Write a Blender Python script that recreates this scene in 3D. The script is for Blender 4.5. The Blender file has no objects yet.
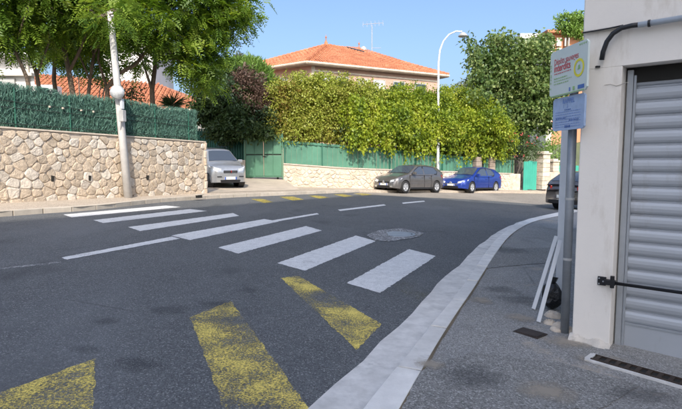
import bpy, math, random
import numpy as np
from mathutils import Vector, Matrix
random.seed(7); RNG = np.random.default_rng(11)
sc = bpy.context.scene
C = sc.collection
R = math.radians
# ------------------------------------------------------------------ camera, sky, sun, exposure
F, EYE, PITCH = 500.0, 1.5, math.atan(43.5/500.0)
cam = bpy.data.objects.new('camera', bpy.data.cameras.new('camera')); C.objects.link(cam)
cam.location = (0, 0, EYE); cam.rotation_euler = (R(90)-PITCH, 0, 0)
cam.data.sensor_width = 36; cam.data.lens = F/682*36
cam.data.clip_start = 0.05; cam.data.clip_end = 3000
sc.camera = cam
SUN_AZ, SUN_EL = 177.0, 39.0          # azimuth clockwise from the view direction (+Y)
w = bpy.data.worlds.new('World'); sc.world = w; w.use_nodes = True
nt = w.node_tree; bgn = nt.nodes['Background']
sky = nt.nodes.new('ShaderNodeTexSky'); sky.sky_type = 'NISHITA'; sky.sun_disc = False
sky.sun_elevation = R(SUN_EL); sky.sun_rotation = R(SUN_AZ); sky.altitude = 50
sky.air_density = 1.0; sky.dust_density = 5.2; sky.ozone_density = 4.5
nt.links.new(sky.outputs[0], bgn.inputs[0]); bgn.inputs[1].default_value = 0.15
sl = bpy.data.lights.new('sun', 'SUN'); sl.energy = 2.4; sl.angle = R(0.53); sl.color = (1, .93, .82)
so = bpy.data.objects.new('sun', sl); C.objects.link(so)
sd = Vector((math.sin(R(SUN_AZ))*math.cos(R(SUN_EL)), math.cos(R(SUN_AZ))*math.cos(R(SUN_EL)), math.sin(R(SUN_EL))))
so.rotation_euler = sd.to_track_quat('Z', 'Y').to_euler(); so.location = (0, -20, 40)
sc.view_settings.view_transform = 'Standard'; sc.view_settings.look = 'None'
sc.view_settings.exposure = 0.85; sc.view_settings.gamma = 1

# ------------------------------------------------------------------ ground shape: the street falls gently to the right
SL = 0.04
def G(x): return -SL*min(max(x, -45), 60)
CT, ST = math.cos(PITCH), math.sin(PITCH)
def ray(px, py):
    u = (px-341)/F; v = (204.5-py)/F
    return u, CT+v*ST, -ST+v*CT
def P(px, py, s=0.0):                      # a pixel of the photograph as a point on the ground (s above it)
    u, y, z = ray(px, py); t = (EYE-s)/(-z-SL*u)
    return Vector((t*u, t*y, EYE+t*z))
def W(px, py, Y):                          # a pixel as a point at distance Y
    u, y, z = ray(px, py); t = Y/y
    return Vector((t*u, Y, EYE+t*z))
# ------------------------------------------------------------------ materials
M = {}
def newmat(name):
    m = bpy.data.materials.new(name); m.use_nodes = True; M[name] = m
    return m, m.node_tree, m.node_tree.nodes['Principled BSDF']
def N(t, kind, **kw):
    n = t.nodes.new(kind)
    for k, v in kw.items(): setattr(n, k, v)
    return n
def ramp(t, src, stops, interp='LINEAR'):
    r = N(t, 'ShaderNodeValToRGB'); e = r.color_ramp.elements; r.color_ramp.interpolation = interp
    while len(e) < len(stops): e.new(.5)
    for i, (p, c) in enumerate(stops):
        e[i].position = p; e[i].color = (c if isinstance(c, tuple) else (c, c, c)) + (1,)
    t.links.new(src, r.inputs[0]); return r.outputs[0]
def noise(t, scale, detail=4, rough=.6, coord=None, dist=0):
    n = N(t, 'ShaderNodeTexNoise'); n.inputs['Scale'].default_value = scale
    n.inputs['Detail'].default_value = detail; n.inputs['Roughness'].default_value = rough
    n.inputs['Distortion'].default_value = dist
    if coord is not None: t.links.new(coord, n.inputs['Vector'])
    return n.outputs[0]
def pos(t, scale=None):
    g = N(t, 'ShaderNodeNewGeometry').outputs['Position']
    if scale:
        mp = N(t, 'ShaderNodeMapping'); mp.inputs['Scale'].default_value = scale
        t.links.new(g, mp.inputs[0]); return mp.outputs[0]
    return g
def mix(t, fac, a, b, mode='MIX'):
    m = N(t, 'ShaderNodeMix', data_type='RGBA', blend_type=mode)
    for i, v in ((0, fac), (6, a), (7, b)):
        s = m.inputs[i]
        if isinstance(v, bpy.types.NodeSocket): t.links.new(v, s)
        elif isinstance(v, (int, float)): s.default_value = v if i == 0 else (v, v, v, 1)
        else: s.default_value = tuple(v)+(1,)
    return m.outputs[2]
def bump(t, b, h, strength=.4, dist=.01):
    n = N(t, 'ShaderNodeBump'); n.inputs['Strength'].default_value = strength; n.inputs['Distance'].default_value = dist
    t.links.new(h, n.inputs['Height']); t.links.new(n.outputs[0], b.inputs['Normal'])
def simple(name, c, rough=.6, metal=0, var=.18, scale=3.0, bs=0, bscale=60, bdist=.004, obj_var=0, spec=.5, stain=None, coat=0):
    m, t, b = newmat(name)
    p = pos(t)
    lo = tuple(x*(1-var) for x in c); hi = tuple(min(1, x*(1+var)) for x in c)
    col = ramp(t, noise(t, scale, 6, .65, p), [(.3, lo), (.7, hi)])
    if stain:
        f = ramp(t, noise(t, stain[1], 8, .7, pos(t, (1, 1, stain[3] if len(stain) > 3 else 1))), [(stain[2], 0.0), (min(1, stain[2]+.18), 1.0)])
        col = mix(t, f, col, stain[0])
    if obj_var:
        oi = N(t, 'ShaderNodeObjectInfo')
        hs = N(t, 'ShaderNodeHueSaturation'); t.links.new(col, hs.inputs['Color'])
        mr = N(t, 'ShaderNodeMapRange'); mr.inputs[3].default_value = 1-obj_var; mr.inputs[4].default_value = 1+obj_var
        t.links.new(oi.outputs['Random'], mr.inputs[0]); t.links.new(mr.outputs[0], hs.inputs['Value'])
        col = hs.outputs[0]
    t.links.new(col, b.inputs['Base Color'])
    b.inputs['Roughness'].default_value = rough; b.inputs['Metallic'].default_value = metal
    b.inputs['Specular IOR Level'].default_value = spec
    if coat: b.inputs['Coat Weight'].default_value = coat; b.inputs['Coat Roughness'].default_value = .05
    if bs: bump(t, b, noise(t, bscale, 5, .65, p), bs, bdist)
    return m
def leafmat(name, cols, trans=.35, scale=.7, dead=None):
    m, t, b = newmat(name)
    at = N(t, 'ShaderNodeAttribute', attribute_name='rnd')
    n = noise(t, scale, 3, .6, pos(t))
    a = N(t, 'ShaderNodeMath', operation='MULTIPLY_ADD'); t.links.new(at.outputs['Fac'], a.inputs[0]); a.inputs[1].default_value = .55
    s = N(t, 'ShaderNodeMath', operation='MULTIPLY_ADD'); t.links.new(n, s.inputs[0]); s.inputs[1].default_value = 1.3; s.inputs[2].default_value = -.4
    t.links.new(s.outputs[0], a.inputs[2])
    k = len(cols); col = ramp(t, a.outputs[0], [(i/(k-1), c) for i, c in enumerate(cols)])
    t.links.new(col, b.inputs['Base Color']); b.inputs['Roughness'].default_value = .45
    b.inputs['Specular IOR Level'].default_value = .35
    tr = N(t, 'ShaderNodeBsdfTranslucent')
    tc = mix(t, 1.0, col, (1.0, 1.0, .45), 'MULTIPLY'); t.links.new(tc, tr.inputs[0])
    ms = N(t, 'ShaderNodeMixShader'); ms.inputs[0].default_value = trans
    out = t.nodes['Material Output']
    t.links.new(b.outputs[0], ms.inputs[1]); t.links.new(tr.outputs[0], ms.inputs[2]); t.links.new(ms.outputs[0], out.inputs[0])
    return m

# asphalt of the carriageway
def asphalt(name, base, agg, speck, lightc, stains=True, tan=None):
    m, t, b = newmat(name); p = pos(t)
    big = noise(t, .35, 5, .6, p); mid = noise(t, 2.2, 6, .7, p)
    col = ramp(t, big, [(.3, tuple(x*.82 for x in base)), (.7, tuple(x*1.18 for x in base))])
    col = mix(t, .5, col, ramp(t, mid, [(.3, tuple(x*.75 for x in base)), (.72, tuple(x*1.25 for x in base))]))
    vo = N(t, 'ShaderNodeTexVoronoi'); vo.inputs['Scale'].default_value = agg; t.links.new(p, vo.inputs['Vector'])
    sp = N(t, 'ShaderNodeSeparateColor'); t.links.new(vo.outputs['Color'], sp.inputs[0])
    f = ramp(t, sp.outputs[0], [(speck, 0.0), (speck+.04, 1.0)])
    col = mix(t, f, col, lightc)
    f3 = ramp(t, sp.outputs[1], [(.4, 0.0), (1, .8)]); col = mix(t, f3, col, tuple(x*.38 for x in base))
    if tan:
        col = mix(t, ramp(t, noise(t, .9, 7, .7, p), [(.57, 0.0), (.66, .8)]), col, tan)
    if stains:
        col = mix(t, ramp(t, noise(t, .8, 3, .5, pos(t, (1.4, .7, 1))), [(.60, 0.0), (.74, .6)]), col, tuple(x*.45 for x in base))
        col = mix(t, ramp(t, noise(t, .5, 5, .6, pos(t, (.9, .35, 1))), [(.52, 0.0), (.7, .35)]), col, tuple(min(1, x*1.7) for x in base))
        vc = N(t, 'ShaderNodeTexVoronoi', feature='DISTANCE_TO_EDGE'); vc.inputs['Scale'].default_value = .33
        wv = mix(t, .12, p, N(t, 'ShaderNodeTexNoise').outputs['Color'], 'ADD'); t.links.new(wv, vc.inputs['Vector'])
        ed = ramp(t, vc.outputs['Distance'], [(0.0, 1.0), (.006, 0.0)])
        msk = ramp(t, noise(t, .5, 2, .5, p), [(.55, 0.0), (.65, .4)])
        mm = N(t, 'ShaderNodeMath', operation='MULTIPLY'); t.links.new(ed, mm.inputs[0]); t.links.new(msk, mm.inputs[1])
        col = mix(t, mm.outputs[0], col, (.015, .015, .015))
    t.links.new(col, b.inputs['Base Color']); b.inputs['Roughness'].default_value = .85; b.inputs['Specular IOR Level'].default_value = .3
    bump(t, b, vo.outputs['Distance'], .55, .006)
    return m
asphalt('asphalt', (.122, .127, .131), 110, .82, (.24, .245, .24))
asphalt('footway_asphalt', (.28, .275, .26), 120, .76, (.42, .41, .395), True, (.40, .34, .27))
asphalt('patch_asphalt', (.235, .23, .215), 110, .76, (.40, .39, .37), False)
asphalt('far_footway', (.50, .42, .33), 60, .7, (.58, .50, .41), False)
asphalt('sunlit_asphalt', (.30, .265, .225), 60, .8, (.36, .33, .28))  # asphalt colour lightened to beige to look sunlit
asphalt('worn_patch', (.17, .17, .17), 40, .5, (.42, .42, .42), False)
def stainmat(name, c, amt):
    m, t, b = newmat(name); b.inputs['Base Color'].default_value = c+(1,); b.inputs['Roughness'].default_value = .7
    tc = N(t, 'ShaderNodeTexCoord'); mp = N(t, 'ShaderNodeMapping'); mp.inputs['Location'].default_value = (-1, -1, 0); mp.inputs['Scale'].default_value = (2, 2, 0)
    t.links.new(tc.outputs['Generated'], mp.inputs[0]); ln = N(t, 'ShaderNodeVectorMath', operation='LENGTH'); t.links.new(mp.outputs[0], ln.inputs[0])
    a = N(t, 'ShaderNodeMath', operation='MULTIPLY_ADD'); t.links.new(noise(t, 6, 9, .8, pos(t)), a.inputs[0]); a.inputs[1].default_value = 1.5; t.links.new(ln.outputs['Value'], a.inputs[2])
    f = ramp(t, a.outputs[0], [(.62, amt), (1.0, 0.0)])
    mr = N(t, 'ShaderNodeMapRange'); mr.inputs[1].default_value = 0; mr.inputs[2].default_value = 1.6; t.links.new(a.outputs[0], mr.inputs[0])
    f = ramp(t, mr.outputs[0], [(.60, amt), (.88, 0.0)])
    tr = N(t, 'ShaderNodeBsdfTransparent'); ms = N(t, 'ShaderNodeMixShader'); t.links.new(f, ms.inputs[0])
    t.links.new(tr.outputs[0], ms.inputs[1]); t.links.new(b.outputs[0], ms.inputs[2]); t.links.new(ms.outputs[0], t.nodes['Material Output'].inputs[0])
stainmat('oil_stain', (.035, .037, .04), .24); stainmat('damp_stain', (.09, .09, .09), .35); stainmat('sand_stain', (.42, .36, .28), .6)
def paint(name, c, lo, hi, scale=28, low=.35):
    m, t, b = newmat(name); p = pos(t)
    f = ramp(t, mix(t, low, noise(t, scale, 8, .85, p), noise(t, 1.6, 5, .65, p)), [(lo, 0.0), (hi, 1.0)])
    b.inputs['Roughness'].default_value = .7
    col = ramp(t, noise(t, 9, 8, .8, p), [(.3, tuple(x*.72 for x in c)), (.62, c)])
    vo = N(t, 'ShaderNodeTexVoronoi'); vo.inputs['Scale'].default_value = 120; t.links.new(p, vo.inputs['Vector'])
    sp = N(t, 'ShaderNodeSeparateColor'); t.links.new(vo.outputs['Color'], sp.inputs[0])
    col = mix(t, ramp(t, sp.outputs[0], [(.8, 0.0), (.9, .55)]), col, tuple(x*.45 for x in c))
    t.links.new(col, b.inputs['Base Color'])
    tr = N(t, 'ShaderNodeBsdfTransparent'); ms = N(t, 'ShaderNodeMixShader')
    t.links.new(f, ms.inputs[0]); t.links.new(tr.outputs[0], ms.inputs[1]); t.links.new(b.outputs[0], ms.inputs[2])
    t.links.new(ms.outputs[0], t.nodes['Material Output'].inputs[0]); bump(t, b, noise(t, 90, 4, .6, p), .3, .003)
    return m
paint('white_paint', (.76, .755, .74), .36, .44, 60, .3)
paint('thin_paint', (.5, .5, .5), .46, .54)
paint('yellow_paint', (.86, .68, .16), .475, .545, 60, .36)
paint('faint_yellow', (.38, .32, .10), .52, .66, 40)
paint('far_yellow', (.50, .40, .08), .43, .52, 20)
simple('kerb_stone', (.68, .66, .62), .8, var=.14, scale=5, bs=.4, bscale=70, obj_var=.10, stain=((.25, .24, .22), 4, .62))
simple('gutter_concrete', (.62, .60, .565), .85, var=.2, scale=6, bs=.5, bscale=45, stain=((.24, .23, .22), 2.2, .6))
simple('far_kerb_stone', (.50, .44, .36), .8, var=.15, scale=4, bs=.3, obj_var=.1)
simple('soil', (.14, .11, .07), .95, var=.3, scale=2, bs=.5)
simple('driveway_concrete', (.46, .39, .31), .9, var=.15, scale=1.5, bs=.4, stain=((.2, .17, .13), 1.3, .6))
simple('stone', (.54, .44, .33), .85, var=.24, scale=7, bs=1, bscale=26, bdist=.025, obj_var=.17, stain=((.44, .34, .22), 6, .58))
simple('pale_stone', (.60, .53, .44), .85, var=.22, scale=9, bs=1, bscale=22, bdist=.02, obj_var=.12)
simple('mortar', (.55, .47, .375), .9, var=.15, scale=8, bs=.5, bscale=40)
simple('small_stone', (.60, .50, .39), .85, var=.35, scale=3.4, bs=.8, bscale=9, bdist=.03)
simple('shadow_gap', (.02, .018, .015), .9)
simple('screen_green', (.105, .215, .165), .6, var=.65, scale=14, spec=.3)
simple('screen_back', (.035, .10, .075), .9, var=.3)
simple('dark_wire', (.03, .04, .035), .5)
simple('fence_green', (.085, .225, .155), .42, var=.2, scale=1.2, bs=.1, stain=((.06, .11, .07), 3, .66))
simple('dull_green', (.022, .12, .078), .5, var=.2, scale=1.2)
simple('gate_green', (.085, .21, .135), .42, var=.14, scale=1.5, stain=((.07, .12, .07), 4, .68))
simple('turquoise', (.05, .34, .25), .5, var=.12, scale=1.5)
simple('wall_plaster', (.82, .765, .69), .85, var=.035, scale=1.4, bs=.35, bscale=35, bdist=.003, stain=((.62, .55, .46), 3.0, .56, .28))
simple('plaster_base', (.60, .55, .48), .9, var=.2, scale=5, bs=.8, bscale=18, bdist=.015, stain=((.28, .25, .21), 6, .55))
simple('shutter_metal', (.43, .45, .475), .48, .2, var=.05, scale=1.5, bs=.05, bscale=9, obj_var=.05, stain=((.34, .33, .32), 4, .58, .25), spec=.5)
simple('frame_metal', (.36, .38, .40), .5, .35, var=.12, scale=4, stain=((.22, .10, .05), 7, .71))
simple('black_iron', (.018, .018, .02), .45, .4)
simple('cast_iron', (.05, .035, .026), .7, .3, var=.35, scale=12, bs=.4)
simple('pit_dark', (.02, .02, .018), .95)
simple('grey_pvc', (.42, .45, .48), .45)
simple('black_rubber', (.015, .016, .018), .45)
simple('pole_metal', (.28, .30, .32), .5, .35, var=.2, scale=5, bs=.2, bscale=25, stain=((.45, .44, .42), 6, .66))
simple('white_pvc', (.62, .64, .66), .5, var=.08)
simple('sign_white', (.62, .69, .65), .45, var=.03)
simple('sign_blue', (.36, .47, .66), .45, var=.12, scale=12)
simple('sign_edge', (.40, .62, .33), .5)
simple('ink_red', (.60, .07, .09), .5); simple('ink_green', (.30, .50, .20), .5); simple('ink_blue', (.07, .16, .42), .5)
simple('ink_yellow', (.80, .72, .05), .5); simple('ink_dim', (.16, .26, .55), .5, var=.3, scale=30)
simple('bin_bag', (.008, .008, .009), .25, bs=.8, bscale=12, bdist=.03)
simple('concrete_pole', (.55, .535, .51), .8, var=.12, scale=4, bs=.3, bscale=30, stain=((.40, .37, .33), 3, .62))
simple('lamp_white', (.68, .70, .70), .4)
simple('mottled_lamp', (.56, .57, .57), .35, .2, var=.35, scale=6, bs=.6, bscale=8, bdist=.04)
simple('shaded_pillar_stone', (.30, .24, .19), .9, var=.3, scale=4, bs=.6)  # brown darkened to imitate shade on the pillars behind the blue car
simple('lamp_box', (.40, .40, .39), .5)
simple('cream_trim', (.66, .58, .45), .6)
simple('house_pink', (.56, .37, .28), .85, var=.08, scale=1.5)
simple('house_cream', (.66, .60, .50), .85, var=.06)
simple('house_white', (.72, .71, .69), .85, var=.06, scale=.8)
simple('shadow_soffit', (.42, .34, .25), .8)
simple('hill_orange', (.52, .24, .13), .85, var=.08); simple('window_glass', (.05, .07, .09), .12, spec=.8)
simple('shutter_paint', (.42, .42, .40), .6)
simple('bark', (.155, .115, .082), .9, var=.3, scale=8, bs=.8, bscale=20, bdist=.02)
simple('grey_bark', (.16, .14, .12), .9, var=.3, scale=8, bs=.6, bscale=20, bdist=.02)
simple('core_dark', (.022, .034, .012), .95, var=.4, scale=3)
simple('hill_ground', (.10, .12, .06), .95, var=.3, scale=.08)
simple('block_plaster', (.6, .55, .48), .9)
# roof tiles
m, t, b = newmat('roof_tile'); p = pos(t)
col = ramp(t, noise(t, 1.3, 5, .7, p), [(.28, (.32, .11, .055)), (.5, (.46, .175, .085)), (.75, (.58, .29, .16))])
vo = N(t, 'ShaderNodeTexVoronoi'); vo.inputs['Scale'].default_value = 3.2; t.links.new(p, vo.inputs['Vector'])
sp = N(t, 'ShaderNodeSeparateColor'); t.links.new(vo.outputs['Color'], sp.inputs[0])
col = mix(t, ramp(t, sp.outputs[0], [(.55, 0.0), (1, .55)]), col, (.33, .12, .06))
t.links.new(col, b.inputs['Base Color']); b.inputs['Roughness'].default_value = .85
# leaves
leafmat('leaf_ailanthus', [(.035, .08, .015), (.10, .19, .025), (.22, .34, .04), (.42, .50, .10)], .45, .6)
leafmat('leaf_creeper', [(.30, .17, .05), (.28, .28, .05), (.40, .42, .08), (.30, .38, .05), (.50, .54, .11)], .35, .55)
leafmat('leaf_creeper_bright', [(.04, .085, .012), (.15, .23, .025), (.34, .42, .035), (.50, .50, .08)], .4, .8)
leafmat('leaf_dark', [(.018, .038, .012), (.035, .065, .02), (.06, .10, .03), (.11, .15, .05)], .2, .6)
leafmat('leaf_tree', [(.03, .07, .02), (.08, .14, .04), (.16, .23, .065), (.34, .39, .15)], .28, .8)
leafmat('leaf_light', [(.12, .22, .05), (.2, .33, .07), (.3, .44, .12)], .35, 1)
leafmat('leaf_dead', [(.05, .03, .022), (.13, .08, .06), (.24, .16, .125)], .15, 1.2)
leafmat('leaf_blue', [(.05, .09, .045), (.09, .15, .08), (.14, .21, .12)], .2, 1.2)
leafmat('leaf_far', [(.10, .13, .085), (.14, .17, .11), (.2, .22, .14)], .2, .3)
leafmat('leaf_oleander', [(.03, .065, .02), (.06, .11, .03), (.11, .16, .05)], .25, 1)
leafmat('petal', [(.45, .05, .05), (.6, .12, .12)], .2, 1)
# car paints
def carpaint(name, c, metal=.55, rough=.28):
    m, t, b = newmat(name); b.inputs['Base Color'].default_value = c+(1,)
    b.inputs['Metallic'].default_value = metal; b.inputs['Roughness'].default_value = rough
    b.inputs['Coat Weight'].default_value = .8; b.inputs['Coat Roughness'].default_value = .04
    bump(t, b, noise(t, 3, 2, .5, pos(t)), .03, .01)
    d = ramp(t, noise(t, 5, 6, .7, pos(t)), [(.35, tuple(x*.88 for x in c)), (.7, tuple(min(1, x*1.08+.01) for x in c))]); t.links.new(d, b.inputs['Base Color'])
carpaint('paint_grey', (.17, .16, .155)); carpaint('paint_blue', (.012, .045, .30), .35)
carpaint('paint_silver', (.50, .51, .52), .6); carpaint('paint_dark', (.16, .15, .145))
m, t, b = newmat('car_glass'); b.inputs['Base Color'].default_value = (.06, .075, .10, 1); b.inputs['Roughness'].default_value = .05; b.inputs['Specular IOR Level'].default_value = .9  # base colour lifted towards blue to stand for reflected sky
m, t, b = newmat('lamp_glass'); b.inputs['Base Color'].default_value = (.62, .64, .66, 1); b.inputs['Roughness'].default_value = .12; b.inputs['Metallic'].default_value = .3
m, t, b = newmat('tail_red'); b.inputs['Base Color'].default_value = (.42, .02, .015, 1); b.inputs['Roughness'].default_value = .15
simple('tyre', (.02, .02, .02), .8); simple('alloy', (.50, .51, .53), .35, .5); simple('black_trim', (.014, .014, .015), .5)
simple('plate_white', (.7, .7, .66), .4); simple('plate_blue', (.03, .09, .4), .4); simple('chrome', (.7, .7, .7), .2, .9)

# ------------------------------------------------------------------ mesh helpers
def tag(o, label=None, cat=None, group=None, kind=None):
    if label: o['label'] = label
    if cat: o['category'] = cat
    if group: o['group'] = group
    if kind: o['kind'] = kind
    return o
def thing(name, label, cat, loc=(0, 0, 0), rotz=0, group=None):
    o = bpy.data.objects.new(name, None); C.objects.link(o); o.empty_display_size = .2
    o.location = loc; o.rotation_euler = (0, 0, rotz)
    return tag(o, label, cat, group)
def origin(o):
    v = Vector((0, 0, 0))
    while o is not None: v += o.location; o = o.parent
    return v
class MB:
    def __init__(s): s.v = []; s.f = []
    def poly(s, pts):
        k = len(s.v); s.v += [tuple(p) for p in pts]; s.f.append(tuple(range(k, k+len(pts)))); return s
    def box(s, c, d, rz=0, m=None):
        k = len(s.v); cx, cy, cz = c; dx, dy, dz = d[0]/2, d[1]/2, d[2]/2; cr, sr = math.cos(rz), math.sin(rz)
        for x, y, z in ((-1,-1,-1),(1,-1,-1),(1,1,-1),(-1,1,-1),(-1,-1,1),(1,-1,1),(1,1,1),(-1,1,1)):
            q = (x*dx, y*dy, z*dz)
            if m is not None: q = m @ Vector(q)
            s.v.append((cx+q[0]*cr-q[1]*sr, cy+q[0]*sr+q[1]*cr, cz+q[2]))
        for f in ((0,3,2,1),(4,5,6,7),(0,1,5,4),(1,2,6,5),(2,3,7,6),(3,0,4,7)): s.f.append(tuple(k+i for i in f))
        return s
    def hexa(s, b, t):                     # eight free corners: bottom ring, top ring
        k = len(s.v); n = len(b); s.v += [tuple(p) for p in b]+[tuple(p) for p in t]
        s.f.append(tuple(k+i for i in range(n-1, -1, -1))); s.f.append(tuple(k+n+i for i in range(n)))
        for i in range(n): j = (i+1) % n; s.f.append((k+i, k+j, k+n+j, k+n+i))
        return s
    def tube(s, pts, rad, n=8, cap=True):
        pts = [Vector(p) for p in pts]; r = rad if isinstance(rad, (list, tuple)) else [rad]*len(pts)
        k = len(s.v); up = Vector((0, 0, 1)); prev = None
        for i, p in enumerate(pts):
            d = (pts[min(i+1, len(pts)-1)]-pts[max(i-1, 0)]).normalized()
            if prev is None: a = d.cross(up if abs(d.z) < .95 else Vector((1, 0, 0))).normalized()
            else: a = (prev-d*prev.dot(d)).normalized()
            prev = a; b_ = d.cross(a)
            for j in range(n):
                an = 2*math.pi*j/n; s.v.append(tuple(p+(a*math.cos(an)+b_*math.sin(an))*r[i]))
        for i in range(len(pts)-1):
            for j in range(n):
                s.f.append((k+i*n+j, k+i*n+(j+1) % n, k+(i+1)*n+(j+1) % n, k+(i+1)*n+j))
        if cap: s.f.append(tuple(k+j for j in range(n-1, -1, -1))); s.f.append(tuple(k+(len(pts)-1)*n+j for j in range(n)))
        return s
    def lathe(s, prof, c, n=24, axis='z'):
        k = len(s.v)
        for r, h in prof:
            for j in range(n):
                a = 2*math.pi*j/n; q = (r*math.cos(a), r*math.sin(a), h)
                if axis == 'y': q = (q[0], q[2], q[1])
                s.v.append((c[0]+q[0], c[1]+q[1], c[2]+q[2]))
        for i in range(len(prof)-1):
            for j in range(n): s.f.append((k+i*n+j, k+i*n+(j+1) % n, k+(i+1)*n+(j+1) % n, k+(i+1)*n+j))
        return s
    def build(s, name, mat, parent=None, smooth=False, world=True, bevel=0, kind=None, label=None, loc=None):
        me = bpy.data.meshes.new(name)
        v = s.v
        if parent is not None and world:
            o0 = origin(parent); v = [(a-o0.x, b-o0.y, c-o0.z) for a, b, c in v]
        if loc is not None: v = [(a-loc[0], b-loc[1], c-loc[2]) for a, b, c in v]
        me.from_pydata(v, [], s.f); me.materials.append(M[mat] if isinstance(mat, str) else mat)
        if smooth: me.polygons.foreach_set('use_smooth', [True]*len(me.polygons))
        me.update()
        o = bpy.data.objects.new(name, me); C.objects.link(o)
        if loc is not None: o.location = loc
        if parent is not None: o.parent = parent
        if bevel:
            bv = o.modifiers.new('bevel', 'BEVEL'); bv.width = bevel; bv.segments = 2; bv.limit_method = 'ANGLE'; bv.angle_limit = R(40)
        if kind: o['kind'] = kind
        if label: o['label'] = label
        return o
def quadcloud(name, V, rnd, mat, parent, kind=None):
    n = len(V); me = bpy.data.meshes.new(name)
    V = V.astype(np.float32).reshape(-1, 3)
    if parent is not None: V = V-np.array(origin(parent), dtype=np.float32)
    me.vertices.add(n*4); me.vertices.foreach_set('co', V.ravel())
    me.loops.add(n*4); me.loops.foreach_set('vertex_index', np.arange(n*4, dtype=np.int32))
    me.polygons.add(n); me.polygons.foreach_set('loop_start', np.arange(0, n*4, 4, dtype=np.int32))
    me.materials.append(M[mat]); me.update(calc_edges=True)
    a = me.attributes.new('rnd', 'FLOAT', 'FACE'); a.data.foreach_set('value', rnd.astype(np.float32))
    o = bpy.data.objects.new(name, me); C.objects.link(o)
    if parent is not None: o.parent = parent
    if kind: o['kind'] = kind
    return o
def unit(a): return a/np.maximum(np.linalg.norm(a, axis=-1, keepdims=True), 1e-9)
def leaf_quads(Pp, D, size, asp=.55, jit=.4):
    n = len(Pp); D = unit(D); S = unit(np.cross(D, RNG.normal(size=(n, 3))))
    L = (size*RNG.uniform(1-jit, 1+jit, n))[:, None]
    mid = Pp+D*L*.5; nn = np.cross(D, S)*L*.08
    return np.stack([Pp, mid+S*L*asp*.5+nn, Pp+D*L, mid-S*L*asp*.5+nn], 1)
def clumped(blobs, per_clump, clump_r, density, shell=.55):
    """blobs: (cx,cy,cz,rx,ry,rz). Clumps sit mostly near the blob's outside; leaf points scatter round each clump."""
    out = []; cen = []
    for cx, cy, cz, rx, ry, rz in blobs:
        k = max(3, int(density*(rx*ry+ry*rz+rx*rz)))
        d = unit(RNG.normal(size=(k, 3))); r = RNG.uniform(shell, 1.0, k)[:, None]
        c = np.array([cx, cy, cz])+d*r*np.array([rx, ry, rz])
        m_ = RNG.poisson(per_clump, k)+2
        pts = np.repeat(c, m_, 0)+RNG.normal(size=(m_.sum(), 3))*np.array([clump_r, clump_r, clump_r*.6])
        out.append(pts); cen.append(pts-np.array([cx, cy, cz]))
    return np.concatenate(out), np.concatenate(cen)
def foliage(name, blobs, size, mat, parent, per=14, cr=.18, dens=14, shell=.55, asp=.55, droop=.4, kind=None):
    pts, o = clumped(blobs, per, cr, dens, shell)
    D = unit(o)*.6+RNG.normal(size=pts.shape)*.7+np.array([0, 0, -droop])
    V = leaf_quads(pts, D, size, asp)
    return quadcloud(name, V, RNG.uniform(0, 1, len(V)), mat, parent, kind)
def pinnate(name, pts, D, length, mat, parent, pairs=6):
    n = len(pts); D = unit(D); S = unit(np.cross(D, unit(RNG.normal(size=(n, 3))*.5+np.array([0, 0, 1.0])))); L = (length*RNG.uniform(.6, 1.2, n))[:, None]
    Vs = []; r0 = RNG.uniform(0, 1, n); rs = []
    for i in range(pairs):
        f = (i+1)/(pairs+.5); bend = np.array([0, 0, -1.0])*L*.35*f*f
        b_ = pts+D*L*f+bend
        for sg in (-1, 1):
            d = S*sg+D*.45+np.array([0, 0, -.25]); d = unit(d)+RNG.normal(size=(n, 3))*.12
            ll = L*.34*(1.1-.5*abs(f-.5)); wv = unit(D)*ll*.22
            Vs.append(np.stack([b_, b_+d*ll*.5+wv, b_+d*ll, b_+d*ll*.5-wv], 1)); rs.append(np.clip(r0+RNG.normal(size=n)*.08, 0, 1))
    return quadcloud(name, np.concatenate(Vs), np.concatenate(rs), mat, parent)
def struct(name, mb, mat, **k):
    o = mb.build(name, mat, **k); o['kind'] = 'structure'; return o
def sheet(name, pts, mat, s, thick=0, parent=None):        # a patch lying on the sloping street
    mb = MB(); mb.poly([(p[0], p[1], G(p[0])+s) for p in pts]); return struct(name, mb, mat, parent=parent)
def prof(pts, X):
    xs = [p[0] for p in pts]; return float(np.interp(X, xs, [p[1] for p in pts]))

# ------------------------------------------------------------------ ground
mb = MB(); xs = [-900, -300, -120, -45, 0, 60, 150, 400, 900]
for i in range(len(xs)-1):
    a, b_ = xs[i], xs[i+1]
    mb.poly([(a, -300, G(a)-.03), (b_, -300, G(b_)-.03), (b_, 1500, G(b_)-.03), (a, 1500, G(a)-.03)])
struct('ground', mb, 'soil')
# near kerb lines, from the photograph, turned into ground points
gut = [P(*q) for q in ((310, 409), (345, 379), (395, 329), (430, 294), (459, 265), (470, 254), (494, 233), (523, 220), (556, 213.5))]
kl = [P(*q) for q in ((371, 409), (400, 375), (430, 334), (449, 311), (469, 284), (484, 259), (500, 238), (523, 223), (556, 215))]
kr = [P(q[0], q[1], .08) for q in ((399, 409), (416, 380), (433, 350), (451, 321), (474, 288), (495, 254), (511, 233), (533, 221), (557, 216.3))]
def extend(pts, back, fwd):
    p = [Vector((q.x, q.y)) for q in pts]; d = (p[0]-p[1]).normalized()
    return [Vector((p[0].x-7.0, p[0].y-9.0)), p[0]+Vector((-.36, -.93))*back]+p+[p[-1]+Vector((.62, .78))*fwd, p[-1]+Vector((.62, .78))*fwd+Vector((30, 17))]
G1, K1, K2 = extend(gut, 2.2, 6), extend(kl, 2.2, 6), extend(kr, 2.2, 6)
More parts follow.
